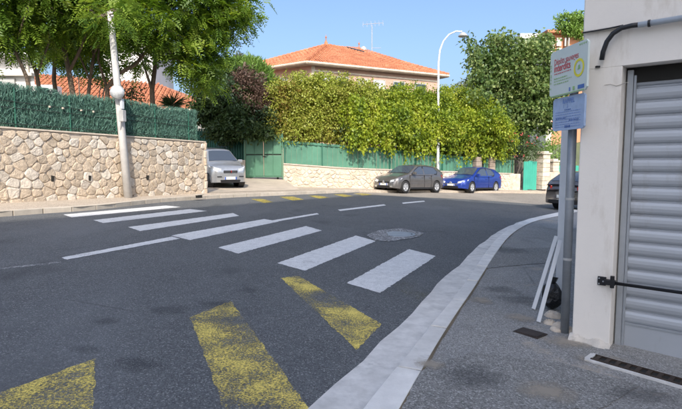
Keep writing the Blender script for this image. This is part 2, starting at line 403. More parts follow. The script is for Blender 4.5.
def resample(pts, n):
    d = [0.0]
    for a, b_ in zip(pts, pts[1:]): d.append(d[-1]+(b_-a).length)
    out = []
    for i in range(n):
        s = d[-1]*i/(n-1)
        out.append(Vector((np.interp(s, d, [p.x for p in pts]), np.interp(s, d, [p.y for p in pts]))))
    return out
def smooth(pts, it=2):
    for _ in range(it):
        q = [pts[0]]
        for a, b_ in zip(pts, pts[1:]): q += [a*.75+b_*.25, a*.25+b_*.75]
        pts = q+[pts[-1]]
    return pts
K1s, K2s = smooth(K1), smooth(K2)
NK = 150
K1r, K2r = resample(K1s, NK), resample(K2s, NK)
G1r = resample(smooth(G1, 1), NK)
# carriageway: one sheet reaching under both kerbs
mb = MB(); xs = np.linspace(-60, 60, 13)
for a, b_ in zip(xs, xs[1:]): mb.poly([(a, -40, G(a)), (b_, -40, G(b_)), (b_, 48, G(b_)), (a, 48, G(a))])
struct('road', mb, 'asphalt')
# gutter: cast concrete strip with a ragged outer edge
mb = MB()
gp = []
for i, q in enumerate(G1r):
    n_ = (K1r[i]-q); j = .012*math.sin(i*.9)+random.uniform(-.022, .022)
    gp.append(q+n_.normalized()*j if n_.length > .05 else q)
for i in range(NK-1):
    a, b_, c, d = gp[i], K1r[i], K1r[i+1], gp[i+1]
    b_ = b_+(a-b_).normalized()*.022; c = c+(d-c).normalized()*.022
    mb.poly([(a.x, a.y, G(a.x)+.005), (b_.x, b_.y, G(b_.x)+.012), (c.x, c.y, G(c.x)+.012), (d.x, d.y, G(d.x)+.005)])
struct('gutter', mb, 'gutter_concrete')
# right pavement sheet
mb = MB()
for i in range(NK-1):
    a, d = K2r[i], K2r[i+1]
    off = Vector((22, -9)) if i < NK*.5 else Vector((22, -9))
    mb.poly([(a.x-.04, a.y, G(a.x)+.078), (a.x+off.x, a.y+off.y, G(a.x+off.x)+.078), (d.x+off.x, d.y+off.y, G(d.x+off.x)+.078), (d.x-.04, d.y, G(d.x)+.078)])
pave = struct('pavement', mb, 'footway_asphalt')
# kerb stones, each one its own piece
kerb = tag(bpy.data.objects.new('kerb', None), kind='structure'); C.objects.link(kerb)
lens = [0.0]
for a, b_ in zip(K1r, K1r[1:]): lens.append(lens[-1]+(b_-a).length)
def at_s(pts, s):
    i = np.interp(s, lens, range(NK)); j = min(int(i), NK-2); return pts[j].lerp(pts[j+1], i-j)
def across(q):
    best = None
    for a, b_ in zip(K2r, K2r[1:]):
        d = b_-a; t_ = max(0, min(1, (q-a).dot(d)/max(d.length_squared, 1e-9))); p = a+d*t_
        if best is None or (p-q).length < best[0]: best = ((p-q).length, p)
    return best[1]
s = 7.0
while s < lens[-1]-20:
    e = s+.98; b0, t0 = [], []
    a, d, m0 = at_s(K1r, s+.003), at_s(K1r, e-.003), at_s(K1r, (s+e)/2)
    b_, c, m1 = across(a), across(d), across(m0); mid = [m0, m1]
    ring = [a, mid[0], d, c, mid[1], b_][::-1]
    dz = random.uniform(-.004, .004)
    mb = MB(); mb.hexa([(q.x, q.y, G(q.x)-.05) for q in ring], [(q.x, q.y, G(q.x)+.085+dz) for q in ring])
    mb.build('kerb_stone', 'kerb_stone', kerb, bevel=.006); s += 1.0
# utility patches on the pavement
def patch(name, pix, mat, s, amp=.009):
    q = [P(x, y, s) for x, y in pix]; out = []
    for a, b_ in zip(q, q[1:]+q[:1]):
        k = max(1, int((b_-a).length/.05))
        for i in range(k): p = a.lerp(b_, i/k); out.append(Vector((p.x+random.uniform(-amp, amp), p.y+random.uniform(-amp, amp), 0)))
    sheet(name, out, mat, s)
patch('pavement_patch', [(402, 409), (418, 372), (470, 352), (560, 362), (640, 385), (600, 409)], 'patch_asphalt', .082)
patch('pavement_repair', [(492, 250), (556, 247), (556, 262), (486, 268)], 'patch_asphalt', .082)

# road markings
marks = [[(63,214.5),(166,205.5),(181,207),(72,217.3)], [(93.5,220),(190,209),(207,211),(103,223)],
 [(128,227),(233,213),(239,215.8),(140,231)], [(171,235.5),(264,219),(279,221.5),(190,240)],
 [(218,247.5),(306,226),(322,230.5),(238,253.5)], [(277,263),(356,235.5),(376,241),(305,270.5)],
 [(347,283),(409,249),(436,256),(380,293)]]
for q in marks: patch('zebra_stripe', q, 'white_paint', .004)
for q in ([(61,257.5),(172,236.6),(180,238.6),(67,259.5)], [(268,221),(317,213),(319,214.2),(272,222.4)],
          [(338,209.6),(384,204.3),(386,205.4),(340,211)], [(402,202.6),(424,200.6),(425,201.6),(403,203.8)]):
    patch('centre_line', q, 'white_paint', .006)
patch('centre_line', [(-20,270),(60,261.4),(61,262.4),(-20,271.5)], 'thin_paint', .004)
for q in ([(-25,402),(95,358),(93,430),(-60,430)], [(190,317),(231,301),(310,409),(326,430),(234,430),(224,409)],
          [(281,278),(298,275.5),(382,324),(357,350)]): patch('yellow_bar', q, 'yellow_paint', .004)
patch('yellow_bar', [(392,286),(404,281),(432,292),(418,300)], 'faint_yellow', .004)
for q in ([(251,199),(261,198.4),(274,202),(264,203)], [(279,196.7),(293,196.5),(304,199.6),(293,200.6)], [(308,195.6),(318,195.4),(329,197.5),(319.5,198.7)],
          [(332.6,194.2),(343,194),(353,196),(344.6,197)], [(354,193.4),(365.5,193.4),(372,194.8),(363,195.6)]): patch('yellow_bar', q, 'far_yellow', .004)
patch('road_patch', [(366,235),(380,230),(401,228),(424,233),(418,237),(389,241.5),(374,240)], 'worn_patch', .008)
c = P(397, 234.5); mh = thing('manhole_cover', 'round iron manhole cover in a pale worn patch at the end of the crossing', 'manhole cover', (c.x, c.y, c.z))
MB().lathe([(0, .016), (.30, .016), (.31, .012), (.31, .0)], c, 28).build('lid', 'frame_metal', mh)
MB().lathe([(.325, .013), (.38, .013), (.39, .006)], c, 28).build('frame_ring', 'frame_metal', mh)

for px, py, w_, h_ in ((169, 310, 30, 8), (107, 321, 24, 6), (87, 349, 22, 7), (141, 364, 38, 12), (215, 304, 26, 6), (250, 290, 20, 5)):
    patch('road_stain', [(px-w_, py-h_), (px+w_, py-h_), (px+w_, py+h_), (px-w_, py+h_)], 'oil_stain', .009, 0)
for px, py, w_, h_ in ((428, 364, 22, 8), (545, 392, 34, 16), (566, 342, 26, 10), (600, 360, 30, 8), (520, 318, 20, 6), (480, 300, 14, 6)):
    patch('sand_stain', [(px-w_, py-h_), (px+w_, py-h_), (px+w_, py+h_), (px-w_, py+h_)], 'sand_stain', .0835, 0)
for px, py, w_, h_ in ((500, 290, 26, 6), (470, 380, 40, 22), (520, 300, 30, 8), (640, 395, 40, 14), (505, 250, 30, 5)):
    patch('pavement_stain', [(px-w_, py-h_), (px+w_, py-h_), (px+w_, py+h_), (px-w_, py+h_)], 'damp_stain', .083, 0)
# grit lines along both sides of the kerb
for ref, oth, z0 in ((K1r, G1r, .013), (K2r, None, .0805)):
    mb = MB()
    for i in range(NK-1):
        a, b_ = ref[i], ref[i+1]; n_ = (b_-a).normalized(); n_ = Vector((-n_.y, n_.x)) if oth else Vector((n_.y, -n_.x)); w0, w1 = random.uniform(.008, .026), random.uniform(.008, .026)
        mb.poly([(a.x, a.y, G(a.x)+z0), (b_.x, b_.y, G(b_.x)+z0), (b_.x+n_.x*w1, b_.y+n_.y*w1, G(b_.x)+z0), (a.x+n_.x*w0, a.y+n_.y*w0, G(a.x)+z0)])
    struct('grit_line', mb, 'soil')

# ------------------------------------------------------------------ left pavement, driveway, second pavement
WA, WB = Vector((-9.1, 13.4)), Vector((-5.35, 20.0))
wa = P(0, 203, .12); wb = P(205.5, 193, .12); WA = Vector((wa.x, wa.y)); WB = Vector((wb.x, wb.y))
WD = (WB-WA).normalized(); WN = Vector((WD.y, -WD.x))
def wl(s, d, z):                       # along the left wall: distance, out of the wall towards the street, height
    q = WA+WD*s+WN*d; return Vector((q.x, q.y, G(q.x)+z))
LW = (WB-WA).length
farkerb = [P(x, y) for x, y in ((0, 217), (50, 213), (80, 211.3), (110, 208.5), (140, 204.5), (165, 202.0), (200, 199.5), (230, 197.6), (262, 196.2), (300, 194.6), (340, 192.9), (362, 192.1))]
fk = [Vector((p.x, p.y)) for p in farkerb]; fk = [fk[0]-WD*14]+fk
mb = MB()
for i in range(len(fk)-1):
    a, b_ = fk[i], fk[i+1]; o = Vector((-4.5, 4.5)) if i < 7 else Vector((-1.5, 6))
    o2 = Vector((-4.5, 4.5)) if i+1 < 7 else Vector((-1.5, 6))
    mb.poly([(a.x, a.y, G(a.x)+.115), (b_.x, b_.y, G(b_.x)+.115), (b_.x+o2.x, b_.y+o2.y, G(b_.x+o2.x)+.118), (a.x+o.x, a.y+o.y, G(a.x+o.x)+.118)])
struct('far_pavement', mb, 'far_footway')
fkb = tag(bpy.data.objects.new('far_kerb', None), kind='structure'); C.objects.link(fkb)
fkr = resample(smooth(fk, 1), 46)
for i in range(len(fkr)-1):
    a, b_ = fkr[i], fkr[i+1]; d = (b_-a).normalized(); n_ = Vector((d.y, -d.x)); a = a+d*.01; b_ = b_-d*.01
    ring = [a+n_*.0, b_+n_*.0, b_-n_*.16, a-n_*.16]
    mb = MB(); mb.hexa([(q.x, q.y, G(q.x)-.05) for q in ring], [(q.x, q.y, G(q.x)+.123) for q in ring])
    mb.build('kerb_stone', 'far_kerb_stone', fkb, bevel=.01)
# driveway: rises from the kerb to the green gate
gate_l, gate_r = W(245, 178, 25.2), W(283, 179.5, 25.4)
dr0, dr1 = P(207, 192.5, .125), P(300, 190, .125)
mb = MB(); L0, L1 = Vector(dr0), Vector(dr1)
back0 = Vector((-9.2, 25.6, gate_l.z-.02)); far0 = Vector((-8.5, 20.6, G(-8.5)+.5))
rows = 8
lft = [Vector((-5.6, 19.9, G(-5.6)+.125)), Vector((-9.5, 23.5, gate_l.z)), Vector((-13, 29, gate_l.z+.2))]
mb.poly([lft[0], L0, L1, gate_r+Vector((.05, 0, 0)), gate_l, lft[1]])
mb.poly([lft[1], gate_l, Vector((-6, 30, gate_l.z)), lft[2]])
for i in range(len(mb.f)): pass
struct('driveway', mb, 'driveway_concrete')
# pavement behind the parked cars
w2 = [Vector((gate_r.x+.1, gate_r.y)), Vector((.2, 25.8)), Vector((1.8, 26.0)), Vector((4.0, 27.6)), Vector((10.6, 31.3))]
mb = MB(); inner = [Vector((.55, 24.6)), Vector((2.0, 24.9)), Vector((5.0, 26.9)), Vector((11.0, 30.0)), Vector((16.5, 33)), Vector((40, 45))]
outer = [Vector((-.5, 27)), Vector((1.5, 27.5)), Vector((4, 29)), Vector((10, 32.5)), Vector((15.5, 35.5)), Vector((40, 49))]
for i in range(len(inner)-1):
    a, b_, c, d = inner[i], inner[i+1], outer[i+1], outer[i]
    mb.poly([(q.x, q.y, G(q.x)+.12) for q in (a, b_, c, d)])
    mb.poly([(a.x, a.y, G(a.x)-.02), (b_.x, b_.y, G(b_.x)-.02), (b_.x, b_.y, G(b_.x)+.12), (a.x, a.y, G(a.x)+.12)])
struct('opposite_pavement', mb, 'far_footway')

patch('sunlit_strip', [(352,194.2),(362,191.9),(378,190.5),(452,190.5),(560,191),(560,203),(540,204.5),(500,201.5),(470,199.5),(440,198),(400,196.4)], 'sunlit_asphalt', .003)  # paler sheet paints the sunlit road round the parked cars
# ------------------------------------------------------------------ polygonal stone walls
def clip(poly, a, b_):                    # keep the side of the bisector nearer to a
    mx, my = (a[0]+b_[0])/2, (a[1]+b_[1])/2; nx, ny = b_[0]-a[0], b_[1]-a[1]; out = []
    for i in range(len(poly)):
        p, q = poly[i], poly[(i+1) % len(poly)]
        dp = (p[0]-mx)*nx+(p[1]-my)*ny; dq = (q[0]-mx)*nx+(q[1]-my)*ny
        if dp <= 0: out.append(p)
        if dp*dq < 0: k = dp/(dp-dq); out.append((p[0]+(q[0]-p[0])*k, p[1]+(q[1]-p[1])*k))
    return out
def cells(L, H, cw, ch, gap, jit=.36):
    pts = []; r = 0; y = ch/2
    while y < H+ch*.2:
        x = -cw*.5+(r % 2)*cw*.5
        while x < L+cw*.5:
            pts.append((x+random.uniform(-jit, jit)*cw, min(y, H-ch*.25)+random.uniform(-jit, jit)*ch)); x += cw*random.uniform(.85, 1.2)
        y += ch; r += 1
    res = []
    for i, a in enumerate(pts):
        if not (-.02 < a[0] < L+.02 and 0 < a[1] < H): continue
        poly = [(0, 0), (L, 0), (L, H), (0, H)]
        for j, b_ in enumerate(pts):
            if i != j and abs(a[0]-b_[0]) < 3*cw and abs(a[1]-b_[1]) < 3*ch: poly = clip(poly, a, b_)
            if len(poly) < 3: break
        if len(poly) < 3: continue
        cx = sum(p[0] for p in poly)/len(poly); cy = sum(p[1] for p in poly)/len(poly)
        q = []
        n = len(poly)
        for k in range(n):                # round the corners: two points per corner
            p0, p1, p2 = poly[k-1], poly[k], poly[(k+1) % n]
            for pp in (p0, p2):
                l_ = math.hypot(pp[0]-p1[0], pp[1]-p1[1])
                if l_ < .02: continue
                f = min(.3, .05/l_); q.append((p1[0]+(pp[0]-p1[0])*f, p1[1]+(pp[1]-p1[1])*f))
        if len(q) < 3: continue
        sz = max(.03, min(max(p[0] for p in poly)-min(p[0] for p in poly), max(p[1] for p in poly)-min(p[1] for p in poly)))
        f = max(.55, 1-2*gap/sz)
        q = [(cx+(x-cx)*f+random.uniform(-.006, .006), cy+(y_-cy)*f+random.uniform(-.006, .006)) for x, y_ in q]
        res.append((cx, cy, q))
    return res
def stone_mesh(mb, q, cx, cy, fn, proud):
    n = len(q); k = len(mb.v); tx, ty = random.uniform(-.12, .12), random.uniform(-.12, .12)
    for sc_, d in ((1, -.03), (1.0, proud*.45), (.86, proud), (.45, proud*1.12)):
        for x, y in q:
            xx, yy = cx+(x-cx)*sc_, cy+(y-cy)*sc_
            dd = d+(tx*(xx-cx)+ty*(yy-cy) if d > 0 else 0)+(random.uniform(-.006, .006) if sc_ < 1 else 0)
            mb.v.append(tuple(fn(xx, dd, yy)))
    for r in range(3):
        for i in range(n): j = (i+1) % n; mb.f.append((k+r*n+i, k+r*n+j, k+(r+1)*n+j, k+(r+1)*n+i))
    mb.f.append(tuple(k+3*n+i for i in range(n)))
H1 = 1.98; S0 = -2.4
lw = thing('stone_wall', 'tall polygonal stone retaining wall under the green brushwood screen beside the crossing', 'stone wall', wl(0, 0, 0))
mb = MB(); TH = .45
mb.hexa([wl(S0-8, -TH, -.2), wl(S0-8, -.012, -.2), wl(LW, -.012, -.2), wl(LW, -TH, -.2)][::-1], [wl(S0-8, -TH, H1), wl(S0-8, -.012, H1), wl(LW, -.012, H1), wl(LW, -TH, H1)][::-1])
mb.build('mortar_core', 'mortar', lw)
weeps = [(P(52, 180).x, 0)]
slots = []
for px in (15, 52, 89, 147):                       # weep holes
    # solve distance along the wall seen at this column
    u = (px-341)/F; sx = (u*WA.y-WA.x)/(WD.x-u*WD.y); slots.append(sx)
S0 = -1.0
for cx, cy, q in cells(LW-S0, H1-.03, .285, .225, .008, .31):
    mb = MB(); stone_mesh(mb, [(x+S0, y) for x, y in q], cx+S0, cy, lambda a, d, z: wl(a, d, z), random.uniform(.008, .03))
    mb.build('stone', 'pale_stone' if random.random() < .36 else 'stone', lw)
mb = MB()
for cx, cy, q in cells(7, H1-.03, .285, .225, .008, .31): stone_mesh(mb, [(x-8.01, y) for x, y in q], cx-8.01, cy, lambda a, d, z: wl(a, d, z), random.uniform(.008, .03))
mb.build('stones', 'stone', lw, kind='stuff')
print('STONES', sum(o.name.startswith('stone') for o in lw.children), LW)
S0 = -2.4
for sx in slots[1:]:
    mb = MB(); mb.hexa([wl(sx-.03, -.01, .64), wl(sx+.03, -.01, .64), wl(sx+.03, .04, .64), wl(sx-.03, .04, .64)], [wl(sx-.03, -.01, .80), wl(sx+.06, -.01, .78), wl(sx+.06, .04, .78), wl(sx-.03, .04, .80)])
    mb.build('weep_hole', 'shadow_gap', lw)
# end face of the wall, squared quoins
for k in range(7):
    mb = MB(); z0, z1 = k*.282+.01, (k+1)*.282-.008; ww = random.uniform(.05, .09)
    mb.hexa([wl(LW-.02, -TH, z0), wl(LW+.05, -TH, z0), wl(LW+.05, .06, z0), wl(LW-.02, .06, z0)], [wl(LW-.02, -TH, z1), wl(LW+ww, -TH, z1), wl(LW+ww, .06, z1), wl(LW-.02, .06, z1)])
    mb.build('quoin', 'pale_stone' if k % 2 else 'stone', lw, bevel=.015)
mb = MB(); mb.hexa([wl(S0-8, -TH, H1), wl(LW+.05, -TH, H1), wl(LW+.05, .035, H1), wl(S0-8, .035, H1)], [wl(S0-8, -TH, H1+.035), wl(LW+.05, -TH, H1+.035), wl(LW+.05, .03, H1+.04), wl(S0-8, .03, H1+.04)])
mb.build('coping', 'mortar', lw)
# drain box on the pavement at the wall's end
c = P(199, 197.5, .1); d_ = thing('kerb_drain', 'small black drain opening in the kerb near the wall end', 'drain', c)
mb = MB(); mb.box(c+Vector((0, 0, .03)), (.22, .08, .09), R(60)); mb.build('inlet_hole', 'shadow_gap', d_)
mb = MB(); mb.box(c+Vector((-.02, .03, .09)), (.32, .18, .03), R(60)); mb.build('drain_lid', 'far_kerb_stone', d_, bevel=.01)

# brushwood screen on the wall
bs = thing('brushwood_screen', 'dark green artificial brushwood screen wired along the top of the tall stone wall', 'fence', wl(0, -.15, H1))
HB = 1.05; FE = LW-.28
n = 42000
s_ = RNG.uniform(S0-2, FE, n); z_ = RNG.uniform(0, 1, n)**.9
topv = HB+.04*np.sin(s_*2.1)+.03*np.sin(s_*5.3+1); zz = z_*topv+H1+.03
dd = -.12+RNG.uniform(-.05, .07, n)
base = np.stack([WA.x+WD.x*s_+WN.x*dd, WA.y+WD.y*s_+WN.y*dd, zz], 1); base[:, 2] += -SL*base[:, 0]
ax = RNG.normal(0, .38, n); D = np.stack([WD.x*ax+WN.x*RNG.normal(.05, .22, n), WD.y*ax+WN.y*RNG.normal(.05, .22, n), RNG.normal(.8, .5, n)], 1)
V = leaf_quads(base-unit(D)*.08, D, .2, .06)
V[:, :, 2] = np.minimum(V[:, :, 2], (H1+HB+.12-SL*V[:, :, 0]))
quadcloud('twigs', V, RNG.uniform(0, 1, n), 'screen_green', bs, 'stuff')
mb = MB(); mb.hexa([wl(S0-8, -.22, H1+.04), wl(FE, -.22, H1+.04), wl(FE, -.15, H1+.04), wl(S0-8, -.15, H1+.04)], [wl(S0-8, -.22, H1+HB-.03), wl(FE, -.22, H1+HB-.03), wl(FE, -.15, H1+HB-.03), wl(S0-8, -.15, H1+HB-.03)])
mb.build('backing_mat', 'screen_back', bs)
for z in (.12, .48, .62): 
    pts = [wl(x, -.035+random.uniform(-.008, .008), H1+z*HB/.95+random.uniform(-.01, .01)) for x in np.arange(S0-2, FE, .35)]
    MB().tube(pts, .009, 5).build('wire', 'dark_wire', bs)
for x in np.arange(S0, FE+.01, 1.45): MB().tube([wl(x, -.05, H1+.02), wl(x, -.05, H1+HB-.02)], .022, 6).build('post', 'dull_green', bs)
for px in (54, 67, 85, 97):
    u = (px-341)/F; sx = (u*WA.y-WA.x)/(WD.x-u*WD.y)
    MB().box(wl(sx, -.02, H1+.66), (.05, .04, .045)).build('tie_tag', 'mortar', bs)

# street lamp pole of concrete against the wall
u = (123-341)/F; sx = (u*WA.y-WA.x)/(WD.x-u*WD.y)
pb = wl(sx, .22, .11); pYt = pb.y
top = W(112.3, 34, pYt); midp = W(117.5, 100, pYt)
cp = thing('concrete_lamp_post', 'leaning whitewashed concrete post with round white lamp head in front of the stone wall', 'street lamp', pb)
pts = [pb, pb.lerp(top, .5), top, pb.lerp(top, 1.13)]
MB().tube(pts, [.125, .11, .09, .085], 12).build('post', 'concrete_pole', cp, smooth=True)
lc = W(117, 92, pYt-.28)
MB().lathe([(0, -.10), (.10, -.10), (.17, -.07), (.215, 0), (.215, .03), (.19, .07), (.0, .10)], lc, 20, 'y').build('lamp_head', 'mottled_lamp', cp, smooth=True)
MB().box(W(122.5, 116, pYt-.2), (.16, .14, .34), R(-20)).build('cable_box', 'lamp_box', cp, bevel=.015)
MB().box(W(122, 104, pYt-.16), (.08, .1, .3), R(-20)).build('cable_box', 'lamp_white', cp, bevel=.01)
MB().tube([W(119.5, 128, pYt-.17), W(122, 120, pYt-.16), W(121, 98, pYt-.2), W(118, 96, pYt-.2)], .015, 6).build('cable', 'lamp_box', cp)

# ------------------------------------------------------------------ left trees
def limb(mb, pix, Y, r0, r1, dY=0):
    n_ = len(pix); pts = [W(x, y, Y+dY*i/(n_-1)) for i, (x, y) in enumerate(pix)]
    mb.tube(pts, [r0+(r1-r0)*i/(n_-1) for i in range(n_)], 8)
def blob(px, py, Y, rp, k=1.0, fy=.8): 
    c = W(px, py, Y); r = rp*Y/F; return (c.x, c.y, c.z, r, r*fy, r*k)
specs = [
 ([(31, 100), (27, 78), (15, 50), (2, 25), (-8, 5)], 17.2, .10, [[(15, 50), (22, 25), (30, 0)]], [blob(0, 10, 17, 34), blob(-25, 30, 17, 30), blob(15, 35, 17.5, 22, .8), blob(30, -20, 17, 34)], 'multi-trunk ailanthus tree nearest the left edge with thin brown leaning trunk'),
 ([(41, 101), (37, 75), (25, 42), (8, 15)], 18.2, .11, [[(37, 75), (48, 45), (52, 10)]], [blob(45, 8, 18, 34), blob(40, 40, 18.5, 20, .7), blob(70, -25, 18, 34)], 'tree with pale forked trunk second from the left behind the screen'),
 ([(57, 103), (54, 80), (55, 50), (48, 15)], 20.2, .13, [[(55, 60), (64, 35), (70, 5)]], [blob(70, 20, 20, 32), blob(55, 48, 21, 22, .7), blob(78, 52, 21.5, 20, .9)], 'tree with darker upright trunk between the thin forked ones on the left'),
 ([(75, 106), (69, 72), (63, 42), (60, 20), (66, -8)], 18.8, .14, [[(69, 72), (80, 50), (86, 35), (84, 10)], [(63, 42), (50, 22)]], [blob(85, 0, 18.5, 34), blob(95, 35, 20, 24, .8), blob(60, -35, 18, 34)], 'tree with thickest grey-brown trunk left of the concrete lamp post'),
 ([(87, 108), (90, 80), (94, 55), (88, 30), (72, 5)], 19.5, .10, [[(90, 80), (75, 45)], [(94, 55), (104, 30)]], [blob(112, 14, 14.9, 17, .7), blob(112, 14, 18.2, 30), blob(128, 28, 18.6, 24, .7), blob(100, 62, 21, 16, 1), blob(135, -20, 19, 34)], 'tree with slender curved trunk immediately left of the lamp post'),
 ([(108, 110), (107, 88), (118, 74), (135, 65), (146, 52), (165, 40)], 19.8, .13, [[(107, 88), (98, 60), (101, 30)], [(146, 52), (150, 20)]], [blob(150, 15, 18.6, 30), blob(165, 38, 19, 22, .7), blob(178, 60, 19.5, 17, .7), blob(140, 60, 21, 15, .8)], 'tree whose bent limb reaches right behind the concrete lamp post'),
 ([(153, 112), (152, 90), (156, 60), (170, 30), (185, 5)], 20.6, .15, [[(156, 60), (190, 48), (210, 30)], [(152, 90), (142, 60)]], [blob(195, 10, 19.5, 32), blob(222, 8, 19.8, 24, .8), blob(205, 40, 19.8, 22, .8), blob(190, -30, 19, 40), blob(200, 62, 20, 17, 1.1), blob(208, 82, 20.4, 11, 1.2), blob(190, 72, 20.4, 12, .8), blob(232, 22, 19.8, 19, .8), blob(218, 45, 19.8, 14, .9), blob(240, 5, 19.8, 16)], 'tree with dark trunk right of the lamp post and drooping pale foliage over the driveway'),
]
for tr, Y, r0, br, blobs, lab in specs:
    b0 = W(tr[0][0], tr[0][1], Y); zb = G(b0.x)+H1-.2; r0 *= .72
    t_ = thing('ailanthus_tree', lab, 'tree', (b0.x, b0.y, zb), 0, 'leafy trees behind the green screen')
    mb = MB(); p0 = [Vector((b0.x, b0.y, zb))]+[W(x, y, Y) for x, y in tr]
    mb.tube(p0, [r0*1.15]+[r0*(1-.6*i/len(tr)) for i in range(len(tr))], 9)
    for b_ in br: limb(mb, b_, Y, r0*.6, r0*.25, -.6)
    for bl in blobs:                      # limbs out to the leaf masses
        e = Vector(bl[:3]); s_ = W(tr[-2][0], tr[-2][1], Y); m_ = s_.lerp(e, .5)+Vector((random.uniform(-.3, .3), 0, random.uniform(-.1, .3)))
        mb.tube([s_, m_, e], [r0*.38, r0*.25, .02], 6)
        for k in range(5):
            q = e+Vector((random.gauss(0, bl[3]*.5), random.gauss(0, bl[4]*.5), random.gauss(0, bl[5]*.45))); mb.tube([m_, m_.lerp(q, .5)+Vector((0, 0, .1)), q], [.035, .022, .01], 5)
    mb.build('trunk', 'bark', t_, smooth=True)
    pts, o = clumped(blobs, 5, .24, 25, .3); pts, o = pts, o
    D = unit(o)*.7+RNG.normal(size=pts.shape)*.55+np.array([0, -.15, -.15])
    pinnate('crown', pts, D, .43, 'leaf_ailanthus', t_, 6)

# undergrowth behind the screen
def shrub(name, label, cat, blobs, mat, size, **k):
    c = blobs[0]; t_ = thing(name, label, cat, (c[0], c[1], G(c[0])+.1), 0, k.pop('group', None))
    mb = MB()
    for bl in blobs:
        mb.tube([(c[0], c[1], G(c[0])), (bl[0]*.5+c[0]*.5, bl[1], bl[2]*.5), bl[:3]], [.05, .04, .015], 6)
    mb.build('stems', 'grey_bark', t_); foliage('foliage', blobs, size, mat, t_, **k); return t_
shrub('evergreen_shrub', 'dark evergreen shrub filling the gap behind the leafy trunks', 'shrub', [blob(78, 62, 24, 20, .8), blob(102, 78, 24, 14, .9), blob(112, 50, 24, 22)], 'leaf_dark', .16, per=16, cr=.3, dens=10, shell=.2)
shrub('evergreen_shrub', 'dark shrub with reddish tips just right of the concrete lamp post', 'shrub', [blob(132, 94, 22, 11, .9), blob(140, 104, 22, 12, .5), blob(126, 100, 22, 9)], 'leaf_dark', .12, per=16, cr=.2, dens=16, shell=.2)
# yucca-like palm
c = W(173, 104, 21.5); yz = thing('yucca', 'spiky dark yucca poking above the green screen right of the lamp post', 'plant', (c.x, c.y, G(c.x)+.1))
MB().tube([(c.x, c.y, G(c.x)+.1), c], [.1, .08], 8).build('trunk', 'bark', yz)
n = 150; d = unit(RNG.normal(size=(n, 3))*np.array([1, 1, .6])+np.array([0, 0, .35]))
quadcloud('leaves', leaf_quads(np.repeat(np.array([c]), n, 0), d, .62, .09, .25), RNG.uniform(0, .6, n), 'leaf_dark', yz)

# ------------------------------------------------------------------ houses
def roof_face(mb, a, b_, c, d, step=.24):      # a-b eave, d-c ridge (d may equal c): rows of barrel tiles
    a, b_, c, d = map(Vector, (a, b_, c, d)); n_ = (b_-a).cross(d-a)
    if n_.length < 1e-6: n_ = (b_-a).cross(c-a)
    n_.normalize()
    if n_.z < 0: n_ = -n_
    mb.poly([a, b_, c, d] if (c-d).length > .01 else [a, b_, c])
    e = (b_-a).normalized(); up = n_.cross(e); up = up if up.z > 0 else -up; L = (b_-a).length
    def uv(p): return ((p-a).dot(e), (p-a).dot(up))
    ud, vd = uv(d); uc, vc = uv(c); k = int(L/step)
    for i in range(k):
        u = (i+.5)*L/k
        if u < ud: v = vd*u/max(ud, .01)
        elif u > uc: v = vc*(L-u)/max(L-uc, .01)
        else: v = vd+(vc-vd)*(u-ud)/max(uc-ud, .01)
        r = 0.0; rows = max(1, int(v/.42))
        for q in range(rows):
            v0, v1 = v*q/rows, v*(q+1)/rows; w_ = L/k*.33; j = random.uniform(-.012, .012)
            p00 = a+e*(u-w_)+up*v0; p01 = a+e*(u+w_)+up*v0; m0 = a+e*u+up*v0+n_*(.10+j); m1 = a+e*u+up*v1+n_*(.06+j)
            p10 = a+e*(u-w_)+up*v1; p11 = a+e*(u+w_)+up*v1
            mb.poly([p00+n_*.03, m0, m1, p10]); mb.poly([m0, p01+n_*.03, p11, m1]); mb.poly([p00, p01, m0])
ZE = 1.5+W(307, 61, 40).z-1.5
C0 = W(307, 61, 40); C1 = W(449, 75.5, 46.5); C1.z = C0.z; CL = W(275, 66, 42); CL = C0+(Vector((CL.x, CL.y, C0.z))-C0)*3.2; C2 = Vector((3, 57, C0.z))
R1 = W(326, 45.5, 46); R2 = W(359, 50.5, 48.5); R2.z = R1.z
hs = thing('tiled_roof_house', 'pink villa with orange tiled hip roof rising behind the creeper hedge', 'house', (C0.x, C0.y, G(C0.x)))
mb = MB(); roof_face(mb, C0, C1, R2, R1); roof_face(mb, CL, C0, R1, R1); roof_face(mb, C1, C2, R2, R2); roof_face(mb, C2, CL, R1, R2)
rf = mb.build('roof', 'roof_tile', hs)
for a, b_ in ((C0, R1), (C1, R2), (CL, R1), (R1, R2)):
    k = int((b_-a).length/.4); mb = MB()
    for i in range(k):
        p, q = a.lerp(b_, i/k), a.lerp(b_, (i+1.1)/k); mb.tube([p+Vector((0, 0, .07)), q+Vector((0, 0, .05))], [.15, .11], 7)
    mb.build('ridge_tiles', 'roof_tile', rf, kind='stuff')
for p in (R1, R2): MB().lathe([(.0, 1.0), (.03, .8), (.1, .72), (.03, .62), (.06, .4), (.14, .3), (.16, .05), (.2, 0)], p, 10).build('finial', 'roof_tile', rf, smooth=True)
cen = (C0+C1+C2+CL)/4
def inset(p, k): 
    d = cen-p; d.z = 0; d.normalize(); return p+d*k
ring = [CL, C0, C1, C2]
inn = [inset(p, .95) for p in ring]
